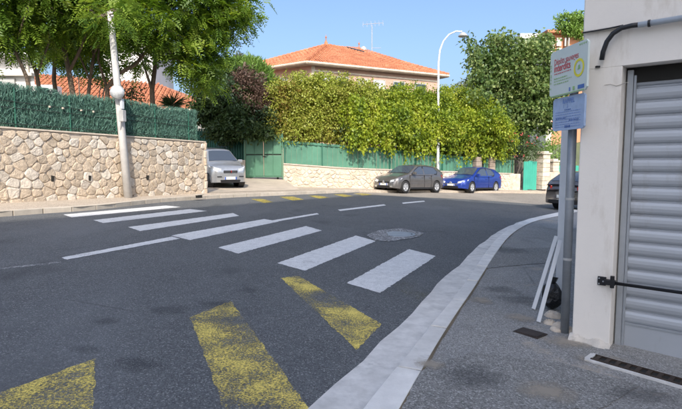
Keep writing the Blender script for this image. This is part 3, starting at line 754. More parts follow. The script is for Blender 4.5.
for i in range(4):
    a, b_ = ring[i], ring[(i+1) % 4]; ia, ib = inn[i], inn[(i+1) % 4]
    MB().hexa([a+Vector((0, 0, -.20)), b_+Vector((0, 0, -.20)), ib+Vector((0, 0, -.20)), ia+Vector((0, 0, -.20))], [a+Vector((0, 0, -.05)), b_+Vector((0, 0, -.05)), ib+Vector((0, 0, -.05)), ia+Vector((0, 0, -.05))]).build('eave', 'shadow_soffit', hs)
    MB().tube([a+Vector((0, 0, -.06)), b_+Vector((0, 0, -.06))], .10, 8).build('gutter', 'cream_trim', hs)
    za, zb = .0-a.z, -.2
    MB().hexa([(ia.x, ia.y, G(ia.x)-.3), (ib.x, ib.y, G(ib.x)-.3), inset(b_, 1.3)*1+Vector((0, 0, -b_.z-1)), inset(a, 1.3)+Vector((0, 0, -a.z-1))], [ia+Vector((0, 0, -.2)), ib+Vector((0, 0, -.2)), inset(b_, 1.3)+Vector((0, 0, -.2)), inset(a, 1.3)+Vector((0, 0, -.2))]).build('wall', 'house_pink', hs)
# band, windows and arches under the eave on the two faces in view
def wallpt(ia, ib, f, z, out=.0):
    p = ia.lerp(ib, f); d = (ib-ia).normalized(); n_ = Vector((d.y, -d.x, 0)); return Vector((p.x, p.y, z))+n_*out, d, n_
def wallbox(ia, ib, f, wdt, z0, z1, out, th=.1):
    p, d, n_ = wallpt(ia, ib, f, 0, out); a = p-d*wdt/2; b_ = p+d*wdt/2; c = b_-n_*th; e = a-n_*th
    return MB().hexa([(q.x, q.y, z0) for q in (a, b_, c, e)], [(q.x, q.y, z1) for q in (a, b_, c, e)])
ia, ib = inn[1], inn[2]; ZT = C0.z
Lf = (ib-ia).length
wallbox(ia, ib, .5, Lf*.995, ZT-.62, ZT-.5, .07, .068).build('cornice_band', 'cream_trim', hs)
for f, kind in ((.08, 0), (.22, 1), (.38, 0), (.50, 0), (.66, 1), (.84, 1)):
    wd = wallbox(ia, ib, f, 1.25, ZT-2.3, ZT-.85, .06, .055).build('window', 'shutter_paint', hs)
    wallbox(ia, ib, f, 1.05, ZT-2.2, ZT-.95, .068, .02).build('pane', 'window_glass' if kind else 'house_white', wd)
ia, ib = inn[0], inn[1]
for f in (.70, .86):
    wallbox(ia, ib, f, 1.0, ZT-2.3, ZT-.85, .06, .055).build('window', 'shutter_paint', hs)
wallbox(inn[1], inn[2], .012, .3, ZT-3, ZT-.2, .05, .045).build('downpipe_trim', 'cream_trim', hs)
# roof aerial, vent, skylight
ap = W(372, 54, 48); an = thing('roof_aerial', 'thin television aerial mast on the orange tiled roof', 'aerial', ap)
MB().tube([ap-Vector((0, 0, .3)), W(372, 25, 48)], .035, 6).build('mast', 'lamp_box', an)
a = W(363, 24.5, 48); b_ = W(383, 23, 48); MB().tube([a, b_], .022, 5).build('boom', 'lamp_box', an)
for f in (0, .2, .4, .6, .8, 1): q = a.lerp(b_, f); MB().tube([q-Vector((0, .1, .28)), q+Vector((0, .1, .28))], .014, 4).build('antenna_rod', 'lamp_box', an)
MB().tube([W(372, 48, 48), W(381, 48, 48)], .02, 5).build('stay', 'lamp_box', an)
vp = W(363.5, 53, 48); vt = thing('roof_vent', 'small dark ventilation cowl on the roof ridge next to the aerial', 'roof vent', vp)
MB().lathe([(.22, -.3), (.2, .2), (.34, .22), (.3, .42), (.12, .6), (0, .62)], vp, 12).build('cowl', 'lamp_box', vt)
sk = [R1.lerp(R2, .75)]; 
n_ = (C1-C0).cross(R1-C0).normalized(); n_ = n_ if n_.z > 0 else -n_
q = [W(*x, 47) for x in ((346, 51), (356, 52.5), (363, 57), (353, 55.5))]; q = [p-n_*((p-C0).dot(n_)-.14) for p in q]
MB().hexa([p-n_*.1 for p in q], q).build('skylight', 'window_glass', rf)

# white house and orange roofed bungalow on the left behind the trees
a, b_, c, d = W(-30, 116, 31), W(210, 110, 33), W(158, 84, 37), W(10, 72, 37); b_.z = a.z = 1.5+52*32/500; 
bh = thing('bungalow', 'low house with orange tiled roof glimpsed between the tree trunks', 'house', (a.x, a.y, G(a.x)))
mb = MB(); roof_face(mb, a, b_, c, d, .3); bk = Vector((b_.x+2, 43, b_.z)); mb.poly([b_, bk, c]); bk2 = Vector((a.x, 43, a.z)); mb.poly([bk, bk2, d, c]); mb.poly([bk2, a, d]); mb.build('roof', 'roof_tile', bh)
mb = MB(); i0, i1 = a+Vector((.5, .5, 0)), b_+Vector((-.5, .5, 0)); mb.hexa([(i0.x, i0.y, -1), (i1.x, i1.y, -1), (i1.x, 42, -1), (i0.x, 42, -1)], [(i0.x, i0.y, a.z-.03), (i1.x, i1.y, a.z-.03), (i1.x, 42, a.z-.03), (i0.x, 42, a.z-.03)]); mb.build('wall', 'house_cream', bh)
MB().tube([a+Vector((0, -.05, -.05)), b_+Vector((0, -.05, -.05))], .09, 8).build('gutter', 'cream_trim', bh)
cc = W(48, 95, 31.5); MB().box(cc, (1.2, 1.0, 1.1)).build('dormer', 'house_white', bh)
MB().box(cc+Vector((0, -.52, .1)), (.7, .06, .5)).build('window', 'window_glass', bh)
for px in (198,): 
    q = W(px, 122, i1.y-.04); MB().box(q, (.8, .08, 1.0)).build('window', 'shutter_paint', bh)
a = W(-60, 70, 24.5); b_ = W(34, 70, 24.5); zt = 1.5+100*24.5/500
wh = thing('white_house', 'white rendered house with ledge at the left edge behind the thin trunks', 'house', (a.x, a.y, G(a.x)))
MB().hexa([(a.x, 24.5, 0), (b_.x, 24.5, 0), (b_.x-5.2, 32, 0), (a.x-6, 32, 0)], [(a.x, 24.5, zt), (b_.x, 24.5, zt), (b_.x-5.2, 32, zt), (a.x-6, 32, zt)]).build('wall', 'house_white', wh)
lz = 1.5+(161-77)*24.5/500
MB().box(((a.x+b_.x)/2, 24.35, lz), (b_.x-a.x+.1, .3, .14)).build('ledge', 'house_cream', wh)
MB().box(((a.x+b_.x)/2, 24.3, zt+.1), (b_.x-a.x+.4, .8, .2)).build('parapet', 'house_white', wh)
MB().tube([(b_.x-.25, 24.4, .5), (b_.x-.25, 24.4, zt)], .06, 8).build('downpipe', 'house_cream', wh)
for px in (6,): q = W(px, 88, 24.44); MB().box(q, (.9, .1, .9)).build('window', 'shutter_paint', wh)
wb2 = thing('far_white_house', 'pale building seen through the foliage right of the lamp post', 'house', W(138, 75, 48))
MB().box(W(138, 72, 48), (5, 5, 5)).build('wall', 'house_white', wb2); MB().box(W(138, 47, 48), (5.6, 5.6, .3)).build('roof', 'shadow_soffit', wb2)

# ------------------------------------------------------------------ conifer by the gate (dark, with a dead brown patch and a pale green top)
cf = W(238, 130, 27.2); ct = thing('conifer', 'large dark conifer with a dead brown patch overhanging the green gate', 'tree', (cf.x, cf.y, G(cf.x)+.5))
MB().tube([(cf.x, cf.y, 0), W(240, 100, 27.2), W(245, 62, 27.2)], [.28, .2, .06], 9).build('trunk', 'bark', ct)
foliage('crown', [blob(222, 108, 26.6, 24, .8), blob(245, 120, 26.2, 26, .7), blob(262, 118, 26.4, 18, .9), blob(213, 90, 26.8, 19, 1.0), blob(205, 112, 26.6, 14, .9), blob(228, 132, 25.6, 20, .5), blob(240, 100, 27.4, 30), blob(268, 128, 26, 12, .7), blob(252, 131, 25.0, 14, .5), blob(262, 132, 25, 10, .5)], .2, 'leaf_dark', ct, per=34, cr=.2, dens=42, asp=.42)
foliage('dead_foliage', [blob(250, 88, 26.2, 18, 1.1, .6), blob(258, 100, 25.9, 15, .9, .6), blob(244, 78, 26.4, 11, .7, .6), blob(262, 112, 25.7, 8, 1, .6)], .15, 'leaf_dead', ct, per=26, cr=.16, dens=40, asp=.35)
foliage('blue_foliage', [blob(228, 90, 25.9, 11, 1.2, .6), blob(268, 118, 25.4, 8, 1.2, .6), blob(238, 110, 25.7, 9, .8, .6), blob(276, 100, 26, 6, 1.6, .6)], .15, 'leaf_blue', ct, per=26, cr=.16, dens=50, asp=.35)
lc_ = W(248, 70, 29.5); lt = thing('pale_conifer', 'bright light green feathery conifer top left of the tiled roof', 'tree', (lc_.x, lc_.y, G(lc_.x)))
MB().tube([(lc_.x, lc_.y, 0), lc_], [.2, .1], 8).build('trunk', 'bark', lt)
foliage('crown', [blob(235, 72, 29.5, 15, .8), blob(252, 74, 29.5, 17, .95), blob(265, 82, 29.3, 11, 1), blob(222, 78, 29.5, 12)], .3, 'leaf_light', lt, per=30, cr=.16, dens=60, asp=.2, droop=-1.2)
sc_ = W(240, 54, 60); st = thing('distant_tree', 'small round pale tree top above the feathery conifer', 'tree', (sc_.x, sc_.y, 0))
MB().tube([(sc_.x, sc_.y, 0), sc_], [.2, .1], 6).build('trunk', 'bark', st); foliage('crown', [blob(240, 58, 60, 6, .9)], .3, 'leaf_far', st, per=14, cr=.25, dens=30)
# magenta/orange shrub between conifer and creeper
shrub('flowering_shrub', 'thin pinkish shrub between the conifer and the creeper hedge', 'shrub', [blob(277, 125, 26.6, 7, 1.6), blob(280, 138, 26.2, 6, .8)], 'leaf_dead', .1, per=14, cr=.12, dens=26)

# ------------------------------------------------------------------ back fence, low wall, gate
A = W(192, 160, 27.2); B = Vector((gate_l.x-.05, gate_l.y+.5, 0)); A.z = 0
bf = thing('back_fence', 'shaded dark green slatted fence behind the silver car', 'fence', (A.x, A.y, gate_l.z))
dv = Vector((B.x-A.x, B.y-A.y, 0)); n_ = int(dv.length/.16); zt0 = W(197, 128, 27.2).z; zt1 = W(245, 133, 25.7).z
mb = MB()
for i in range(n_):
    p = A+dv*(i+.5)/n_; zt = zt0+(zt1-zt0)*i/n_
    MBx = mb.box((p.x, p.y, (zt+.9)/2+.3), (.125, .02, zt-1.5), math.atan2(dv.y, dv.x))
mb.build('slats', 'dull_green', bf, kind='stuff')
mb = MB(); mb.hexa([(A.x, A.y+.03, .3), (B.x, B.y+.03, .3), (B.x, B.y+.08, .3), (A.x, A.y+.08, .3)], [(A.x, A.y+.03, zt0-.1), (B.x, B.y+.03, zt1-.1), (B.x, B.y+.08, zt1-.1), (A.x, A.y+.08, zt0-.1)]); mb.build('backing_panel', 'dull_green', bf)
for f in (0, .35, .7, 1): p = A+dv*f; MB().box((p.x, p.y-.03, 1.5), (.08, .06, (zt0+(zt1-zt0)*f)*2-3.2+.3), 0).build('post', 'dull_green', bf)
low0, low1 = W(224, 158, 25.5), W(244.6, 160, 25.0)
lwz = thing('low_wall', 'low grey rendered wall beside the green gate behind the silver car', 'wall', (low1.x, low1.y, gate_l.z))
MB().hexa([(-9.6, 27.0, .3), (low1.x, low1.y, .3), (low1.x, low1.y+.25, .3), (-9.6, 27.25, .3)], [(-9.6, 27.0, low1.z+.12), (low1.x, low1.y, low1.z), (low1.x, low1.y+.25, low1.z), (-9.6, 27.25, low1.z+.12)]).build('wall_body', 'mortar', lwz, bevel=.02)
gt = thing('green_gate', 'double leaf light green sheet metal gate at the top of the driveway', 'gate', gate_l)
gd = (gate_r-gate_l); gd.z = 0; gL = gd.length; gd.normalize(); gn = Vector((gd.y, -gd.x, 0)); gz0, gz1 = gate_l.z+.03, W(245, 133.5, 25.2).z
def gbox(f0, f1, z0, z1, o0, o1):
    a = gate_l+gd*f0*gL; b_ = gate_l+gd*f1*gL
    return MB().hexa([(q.x, q.y, z0) for q in (a+gn*o0, b_+gn*o0, b_+gn*o1, a+gn*o1)][::1], [(q.x, q.y, z1) for q in (a+gn*o0, b_+gn*o0, b_+gn*o1, a+gn*o1)])
for f0, f1, ncol in ((.02, .49, 1), (.50, .98, 2)):
    lf = gbox(f0, f1, gz0, gz1, -.03, 0).build('gate_leaf_or_gap_sheet', 'gate_green', gt)
    zm = gz0+(gz1-gz0)*.52
    for c_ in range(2):
        g0 = f0+(f1-f0)*c_/2+.012; g1 = f0+(f1-f0)*(c_+1)/2-.012
        gbox(g0, g1, gz0+.06, zm-.04, .002, .03).build('panel', 'gate_green', lf, bevel=.012)
        gbox(g0, g1, zm+.04, gz1-.22, .002, .03).build('panel', 'gate_green', lf, bevel=.012)
        gbox(g0, g1, gz1-.17, gz1-.05, .002, .02).build('panel', 'gate_green', lf, bevel=.01)
    gbox(f0+.02, f1-.02, zm-.02, zm+.02, .003, .012).build('gap', 'shadow_gap', lf)
gbox(-.015, .015, gz0-.1, gz1+.03, -.05, .06).build('gate_post', 'gate_green', gt)
gbox(.985, 1.015, gz0-.1, gz1+.03, -.05, .06).build('gate_post', 'gate_green', gt)
q = gate_l+gd*gL*.52+gn*.06; MB().box((q.x, q.y, gz0+1.05), (.14, .04, .05)).build('handle', 'black_iron', gt)

# ------------------------------------------------------------------ opposite stone wall with metal fence on top
def seg(path, s):
    for a, b_ in zip(path, path[1:]):
        l = (b_-a).length
        if s <= l or b_ is path[-1]: d = (b_-a)/l; return a+d*s, d
        s -= l
path2 = [Vector((gate_r.x+.04, gate_r.y-.1)), Vector((.2, 25.8)), Vector((1.8, 26.0)), Vector((4.0, 27.6)), Vector((10.8, 31.4))]
L2 = sum((b_-a).length for a, b_ in zip(path2, path2[1:]))
def w2p(s, d, z):
    p, dr = seg(path2, s); n__ = Vector((dr.y, -dr.x)); q = p+n__*d; return Vector((q.x, q.y, G(q.x)+z))
sw = thing('low_stone_wall', 'low pale stone wall behind the parked cars topped by a green metal fence', 'stone wall', w2p(0, 0, 0))
mb = MB(); 
stops = [0]; acc = 0
for a, b_ in zip(path2, path2[1:]): acc += (b_-a).length; stops.append(acc)
def h2(s): return 1.12+.10*max(0, 1-s/3)
for s0, s1 in zip(stops, stops[1:]):
    e = 1e-3
    mb.hexa([w2p(s0+e, 0, -.1), w2p(s1-e, 0, -.1), w2p(s1-e, -.35, -.1), w2p(s0+e, -.35, -.1)], [w2p(s0+e, 0, h2(s0)), w2p(s1-e, 0, h2(s1)), w2p(s1-e, -.35, h2(s1)), w2p(s0+e, -.35, h2(s0))])
mb.build('mortar_core', 'mortar', sw)
mb = MB(); mb2 = MB()
for cx, cy, q in cells(L2, 1.09, .27, .2, .010):
    stone_mesh(mb if random.random() < .6 else mb2, q, cx, cy, w2p, random.uniform(.02, .05))
mb.build('stones', 'small_stone', sw, kind='stuff'); mb2.build('pale_stones', 'pale_stone', sw, kind='stuff')
mb = MB()
for s0, s1 in zip(stops, stops[1:]):
    mb.hexa([w2p(s0+.001, .05, h2(s0)+.001), w2p(s1-.001, .05, h2(s1)+.001), w2p(s1-.001, -.38, h2(s1)+.001), w2p(s0+.001, -.38, h2(s0)+.001)], [w2p(s0+.001, .05, h2(s0)+.05), w2p(s1-.001, .05, h2(s1)+.05), w2p(s1-.001, -.38, h2(s1)+.05), w2p(s0+.001, -.38, h2(s0)+.05)])
mb.build('coping', 'pale_stone', sw)
mf = thing('metal_fence', 'bright green ribbed metal fence on the low stone wall under the hedge', 'fence', w2p(0, -.1, 1.2))
def hf(s): return 2.42-.45*min(1, s/L2*1.15)
mb = MB(); s = .02; k = 0
panels = []
while s < L2-.1:
    w_ = .13; o = -.10 if k % 2 else -.13
    mb.hexa([w2p(s, o, h2(s)+.06), w2p(s+w_, o, h2(s)+.06), w2p(s+w_, o-.02, h2(s)+.06), w2p(s, o-.02, h2(s)+.06)], [w2p(s, o, hf(s)), w2p(s+w_, o, hf(s)), w2p(s+w_, o-.02, hf(s)), w2p(s, o-.02, hf(s))])
    s += w_+.002; k += 1
mb.build('ribbed_sheets', 'fence_green', mf, kind='stuff')
for s0 in np.arange(.05, L2, 1.9): 
    a = w2p(s0, -.07, 0); MB().hexa([w2p(s0, -.06, h2(s0)+.055), w2p(s0+.06, -.06, h2(s0)+.055), w2p(s0+.06, -.095, h2(s0)+.055), w2p(s0, -.095, h2(s0)+.055)], [w2p(s0, -.06, hf(s0)+.03), w2p(s0+.06, -.06, hf(s0)+.03), w2p(s0+.06, -.095, hf(s0)+.03), w2p(s0, -.095, hf(s0)+.03)]).build('post', 'dull_green', mf)
for dz in (-.12,):
    MB().tube([w2p(x, -.085, hf(x)+dz) for x in np.arange(.05, L2-.1, .5)], .02, 6).build('rail', 'dull_green', mf)
# garden pillars behind the blue car
for px, lab in ((476, 'left stone pillar, coloured dark as in shade, rising behind the blue car'), (489.5, 'right stone pillar, coloured dark as in shade, rising behind the blue car')):
    c = W(px, 170, 30.0 if px < 480 else 30.7); base_z = G(c.x)+.1
    pl = thing('garden_pillar', lab, 'pillar', (c.x, c.y-.1, base_z), 0, 'stone pillars behind the blue car')
    mb = MB(); z = base_z; zt = W(px, 158, c.y).z; k = 0
    while z < zt-.1:
        MB().box((c.x, c.y-.1, z+.14), (.44+random.uniform(-.02, .02), .44, .27), R(30)).build('stone_block', 'shaded_pillar_stone', pl, bevel=.02); z += .28; k += 1
c = W(482.7, 165, 30.3); gg = thing('dark_gap_panel', 'near-black panel standing for the dark gap between the two pillars behind the blue car', 'gate', (c.x, c.y, G(c.x)+.1))
MB().box((c.x, c.y, G(c.x)+1.1), (.5, .05, 2.0), R(30)).build('gate_leaf_or_gap_sheet', 'shadow_gap', gg)  # near-black sheet paints the shaded gap between the pillars
# turquoise doors and stone piers further along
tq = W(529.5, 190, 31.9); td = thing('turquoise_gate', 'turquoise wooden double gate beside pale stone piers at the far bend', 'gate', tq)
az = R(25); zb = tq.z; zt = W(529, 161.5, 31.9).z
for k in range(6):
    f = (k-2.5)*.185; MB().box((tq.x+f*math.cos(az), tq.y+f*math.sin(az), (zb+zt)/2+(.04 if k in (2, 3) else 0)), (.18, .04, zt-zb), az).build('board', 'turquoise', td, bevel=.004)
for z in (zb+.35, zt-.35): MB().box((tq.x, tq.y+.05, z), (1.0, .03, .1), az).build('crossbar', 'turquoise', td)
def pier(px, pb_, ptop, Y, wd, lab):
    c = W(px, pb_, Y); t_ = thing('stone_pier', lab, 'pillar', c, 0, 'pale stone piers by the turquoise gate'); z = c.z; zt = W(px, ptop, Y).z; k = 0; h = (zt-z)/8
    for k in range(8): MB().box((c.x, c.y+.2, z+(k+.5)*h), (wd+random.uniform(-.03, .03), wd, h-.015), R(25)).build('stone_block', 'small_stone' if k % 3 else 'pale_stone', t_, bevel=.02)
    MB().box((c.x, c.y+.2, zt+.06), (wd*1.25, wd*1.25, .1), R(25)).build('cap', 'pale_stone', t_, bevel=.02)
    MB().box((c.x, c.y+.2, zt+.16), (wd*.8, wd*.8, .1), R(25)).build('cap', 'pale_stone', t_, bevel=.02)
pier(543.3, 189.5, 154.5, 32.2, .62, 'taller pale stone pier touching the turquoise gate')
pier(553.5, 188, 162, 34.2, .55, 'shorter pale stone pier right of the taller one')
sw3 = thing('pier_wall', 'short stretch of pale stone wall between the piers', 'wall', W(549, 189, 32.9)); a = W(547, 189, 32.6); b_ = W(552, 188.5, 33.6)
mb = MB(); q0 = W(545, 172, 32.9); mb.hexa([(a.x-.1, a.y, a.z-.2), (b_.x+.6, b_.y, a.z-.2), (b_.x+.6, b_.y+.3, a.z-.2), (a.x-.1, a.y+.3, a.z-.2)], [(a.x-.1, a.y, q0.z), (b_.x+.6, b_.y, q0.z), (b_.x+.6, b_.y+.3, q0.z), (a.x-.1, a.y+.3, q0.z)]); mb.build('wall_body', 'small_stone', sw3)
c = W(565, 188, 36); tg = thing('turquoise_fence', 'turquoise boards beyond the shorter stone pier', 'fence', c)
for k in range(8): MB().box((c.x-.9+k*.3, c.y+k*.12, c.z+.75), (.28, .04, 1.7), R(22)).build('board', 'turquoise', tg)
a = W(509, 190, 31.3); pwl = thing('wall_end', 'low pale stone wall stub left of the turquoise gate', 'wall', a)
MB().box((a.x+.35, a.y+.25, a.z+.45), (.9, .3, 1.1), R(28)).build('wall_body', 'small_stone', pwl, bevel=.02)

# ------------------------------------------------------------------ creeper hedge
hedge = thing('creeper_hedge', 'huge green and yellow creeper hedge spilling over the green metal fence', 'hedge', w2p(L2/2, -1, 1))
def px_of(p): 
    return 341+F*p.x/(p.y*CT-(p.z-EYE)*ST)
def htop(px): return float(np.interp(px, [272, 283, 300, 330, 345, 380, 400, 440, 470, 490, 505, 515], [84, 77, 75, 76, 79, 83, 86, 87, 90, 100, 116, 134]))
def hbot(px): return float(np.interp(px, [272, 283, 330, 380, 410, 440, 470, 510], [139, 141, 143, 147, 152, 158, 160, 158]))
HB1, HB2, cores = [], [], []
OVER = []
for p_ in range(352, 506, 9):
    Yo = float(np.interp(p_, [275, 345, 375, 415, 510], [26.0, 26.4, 26.8, 28.6, 31.0]))-1.15
    for y_ in (118, 132):
        if random.random() < .8: c = W(p_+random.uniform(-4, 4), y_+random.uniform(-6, 5), Yo+random.uniform(-.2, .4)); q_ = random.uniform(.38, .7); OVER.append((c.x, c.y, c.z, q_, q_*.8, q_*1.1))
px = 278
while px < 508:
    Y = float(np.interp(px, [275, 345, 375, 415, 510], [26.0, 26.4, 26.8, 28.6, 32.0]))+.3
    t0, b0 = htop(px), hbot(px); rp = 15
    y = t0+rp*.75
    while y < b0-2:
        c = W(px+random.uniform(-4, 4), y, Y-.2+random.uniform(-.5, .3)); r = rp*Y/F*random.uniform(.7, 1.1)
        (HB1 if px+random.uniform(-25, 25) < 375 else HB2).append((c.x, c.y, c.z, r, r*.95, r)); y += rp*1.0
    c = W(px, (t0+b0)/2, Y+.45); cores.append((c, (b0-t0)*Y/F*.42, Y)); px += 12
for nm, bl, mt in (('foliage', HB1, 'leaf_creeper'), ('bright_foliage', HB2, 'leaf_creeper_bright')):
    foliage(nm, bl, .10, mt, hedge, per=19, cr=.15, dens=46, shell=.58, asp=.75, droop=.8)
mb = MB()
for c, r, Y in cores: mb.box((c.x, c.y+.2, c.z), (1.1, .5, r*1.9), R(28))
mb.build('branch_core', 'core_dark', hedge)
# hanging strands
Vs = []; 
for i in range(420):
    px = random.uniform(350, 506); Y = float(np.interp(px, [275, 345, 375, 415, 510], [26.0, 26.4, 26.8, 28.6, 32.0]))-1.2+random.uniform(-.4, .35)
    y0 = random.uniform(htop(px)+12, 135); ln = random.uniform(12, 34); y1 = min(y0+ln, hbot(px)+random.choice([-2, 2, 5, 8, 12]))
    a = W(px, y0, Y); b_ = W(px+random.uniform(-2, 2), max(y1, y0+6), Y); k = int((a-b_).length/.035)
    f = np.linspace(0, 1, k)[:, None]; pts = np.array(a)*(1-f)+np.array(b_)*f+RNG.normal(size=(k, 3))*np.array([.05, .05, .02])
    D = RNG.normal(size=(k, 3))*.5+np.array([0, -.2, -1.0]); Vs.append(leaf_quads(pts, D, .14, .75))
Vs = np.concatenate(Vs); quadcloud('hanging_strands', Vs, RNG.uniform(.35, 1, len(Vs)), 'leaf_creeper_bright', hedge)
foliage('overhang', OVER, .12, 'leaf_creeper_bright', hedge, per=15, cr=.13, dens=34, shell=.5, asp=.75, droop=1)
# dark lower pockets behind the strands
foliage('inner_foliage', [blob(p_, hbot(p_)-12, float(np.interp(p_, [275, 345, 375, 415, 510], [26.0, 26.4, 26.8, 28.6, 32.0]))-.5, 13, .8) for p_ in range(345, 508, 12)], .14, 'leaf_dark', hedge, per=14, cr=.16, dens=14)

shrub('oleander', 'oleander bush with scattered red flowers left of the stone piers', 'shrub', [blob(513, 148, 32.4, 17, .9), blob(527, 144, 32.0, 15, .9), blob(503, 156, 31.7, 11, .8), blob(536, 150, 32.4, 8, 1)], 'leaf_oleander', .15, per=16, cr=.18, dens=26, asp=.35)
ol = [o for o in C.objects if o.get('label', '').startswith('oleander')][0]
pts = np.array([W(random.uniform(500, 542), random.uniform(132, 160), 31.2+random.uniform(-.3, .2)) for _ in range(12)]); pts = np.repeat(pts, 7, 0)+RNG.normal(size=(12*7, 3))*.05
quadcloud('flowers', leaf_quads(pts, RNG.normal(size=pts.shape), .09, .9), RNG.uniform(0, 1, len(pts)), 'petal', ol, 'stuff')
shrub('citrus_shrub', 'yellow green shrub behind the shorter stone pier', 'shrub', [blob(556, 150, 37, 11, 1), blob(550, 140, 38, 10, 1), blob(563, 165, 37, 9)], 'leaf_light', .16, per=14, cr=.2, dens=16)

# ------------------------------------------------------------------ big dark tree on the right
bt = W(520, 160, 35); T = thing('dark_tree', 'large dark leafy tree between the street lamp and the sign', 'tree', (bt.x, bt.y, G(bt.x)))
mb = MB(); mb.tube([(bt.x, bt.y, G(bt.x)), W(518, 140, 34.6), W(515, 110, 34), W(512, 80, 34)], [.3, .24, .18, .1], 9)
bl = [blob(515, 75, 33.5, 26), blob(535, 62, 33.5, 24), blob(500, 95, 33.5, 26), blob(530, 100, 33, 28), blob(548, 90, 33.5, 22), blob(510, 125, 33.2, 22, .8), blob(540, 118, 33.2, 20, .7), blob(490, 65, 33.8, 16), blob(482, 85, 33.8, 13), blob(505, 50, 34, 13), blob(540, 42, 34, 11), blob(478, 62, 34, 9, .8), blob(472, 48, 34, 6, 1.1), blob(494, 42, 34, 7, 1.2), blob(524, 48, 34, 9), blob(498, 120, 33, 12)]
for b_ in bl: mb.tube([W(515, 110, 34), W(513, 90, 34).lerp(Vector(b_[:3]), .5), b_[:3]], [.12, .06, .02], 6)
mb.build('trunk', 'grey_bark', T); foliage('crown', bl, .21, 'leaf_tree', T, per=15, cr=.26, dens=30, shell=.4, asp=.7)
# sprays at the lamp
foliage('outer_sprays', [blob(469, 44, 29, 4.5, 1), blob(474, 54, 29, 5, 1.3), blob(480, 72, 29, 8, 1.2), blob(488, 88, 29, 9, 1.2), blob(495, 36, 30, 4, 1.6), blob(528, 40, 30, 6, 1), blob(545, 38, 30, 6, 1), blob(510, 40, 30, 4, 1.4), blob(476, 95, 29, 8, .8), blob(466, 38, 29, 3, 1), blob(478, 60, 29, 7, 1.4), blob(484, 50, 29.5, 5, 1.5), blob(504, 34, 30, 4, 1.4), blob(472, 66, 29.5, 5, 1.2)], .2, 'leaf_tree', T, per=9, cr=.22, dens=16, shell=.2, asp=.7)
shrub('fig_shrub', 'broad leaved paler bush low between the hedge and the dark tree', 'shrub', [blob(490, 112, 31.8, 12, .8), blob(502, 130, 32, 12, .8)], 'leaf_tree', .24, per=10, cr=.25, dens=16, asp=.8)
ft = W(458, 100, 65); T2 = thing('hazy_tree', 'grey green distant tree right of the street lamp above the hedge', 'tree', (ft.x, ft.y, 0))
MB().tube([(ft.x, ft.y, 0), ft], [.3, .15], 7).build('trunk', 'grey_bark', T2)
foliage('crown', [blob(460, 98, 65, 16, .8), blob(476, 90, 65, 14, 1), blob(445, 104, 65, 12, .8)], .34, 'leaf_far', T2, per=14, cr=.35, dens=14)

# street lamp with curved arm
lb = W(438, 178, 28.3); LP = thing('curved_street_lamp', 'tall white street lamp with curved arm behind the grey hatchback', 'street lamp', (lb.x, lb.y, G(lb.x)+.1))
pts = [Vector((lb.x, lb.y, G(lb.x)+.1)), W(438, 150, 28.3), W(438.3, 90, 28.3), W(438.6, 62, 28.3), W(440, 50, 28.3), W(443.5, 41, 28.3), W(449, 34.5, 28.3), W(456, 31.3, 28.3), W(462, 31.5, 28.3)]
MB().tube(pts, [.095, .085, .065, .055, .05, .045, .042, .04, .04], 10).build('pole', 'lamp_white', LP, smooth=True)
c = W(463, 35, 28.3); MB().lathe([(0, .14), (.1, .13), (.2, .03), (.27, -.06), (.24, -.09), (0, -.16)], c, 16).build('lamp_head', 'lamp_box', LP, smooth=True)
MB().lathe([(.09, .5), (.13, .45), (.13, 0)], (lb.x, lb.y, G(lb.x)+.1), 12).build('base_sleeve', 'lamp_white', LP)

# ------------------------------------------------------------------ hillside with the orange building
mb = MB(); rows = []
for iy, Y in enumerate((70, 100, 130, 180, 300)):
    hh = (0, 9, 22, 34, 38)[iy]; rows.append([(X, Y, -2+hh*max(0, min(1, (X-5)/45))) for X in np.linspace(5, 260, 14)])
for r0_, r1_ in zip(rows, rows[1:]):
    for i in range(13): mb.poly([r0_[i], r0_[i+1], r1_[i+1], r1_[i]])
struct('hill', mb, 'hill_ground')
q = W(562, 58, 95); ob = thing('hillside_flats', 'orange apartment building high on the hill behind the sign', 'building', (q.x, q.y, 0))
c0, c1 = W(553, 34, 95), W(590, 34, 95)
MB().hexa([(c0.x, 95, 0), (c1.x, 97, 0), (c1.x, 105, 0), (c0.x, 104, 0)], [(c0.x, 95, c0.z), (c1.x, 97, c0.z), (c1.x, 105, c0.z), (c0.x, 104, c0.z)]).build('wall', 'hill_orange', ob)
c2 = W(547, 42, 95); MB().hexa([(c2.x, 94, 0), (c0.x-.05, 94, 0), (c0.x-.05, 102, 0), (c2.x, 102, 0)], [(c2.x, 94, c2.z), (c0.x-.05, 94, c2.z), (c0.x-.05, 102, c2.z), (c2.x, 102, c2.z)]).build('annexe', 'house_cream', ob)
MB().box((c0.x+2.5, 98, c0.z+.3), (8, 8, .5)).build('roof', 'roof_tile', ob)
for px_, py_ in ((559, 42), (567, 42), (559, 52), (567, 52), (549.5, 48)):
    w_ = W(px_, py_, 93.9 if px_ < 552 else 94.95); MB().box(w_, (.9, .12, 1.5)).build('window', 'shutter_paint', ob)
pt = W(568, 25, 84); T3 = thing('umbrella_pine', 'light green pine in front of the hillside flats beside the building edge', 'tree', (pt.x, pt.y, 0))
MB().tube([(pt.x, pt.y, 0), pt], [.4, .15], 7).build('trunk', 'bark', T3)
foliage('crown', [blob(566, 22, 84, 10, .75), blob(576, 20, 84, 9, .9), blob(572, 30, 84, 8, .7), blob(580, 32, 84, 8)], .42, 'leaf_light', T3, per=16, cr=.4, dens=10)
T4 = thing('hillside_trees', 'pale trees and rooftops on the hill just above the dark tree', 'trees', W(532, 45, 90)); foliage('foliage', [blob(530, 46, 90, 9, .7), blob(543, 40, 90, 6, .8)], .5, 'leaf_far', T4, per=14, cr=.5, dens=8); 
MB().box(W(527, 47, 91), (3.5, 3, 4)).build('house_wall', 'house_white', T4)

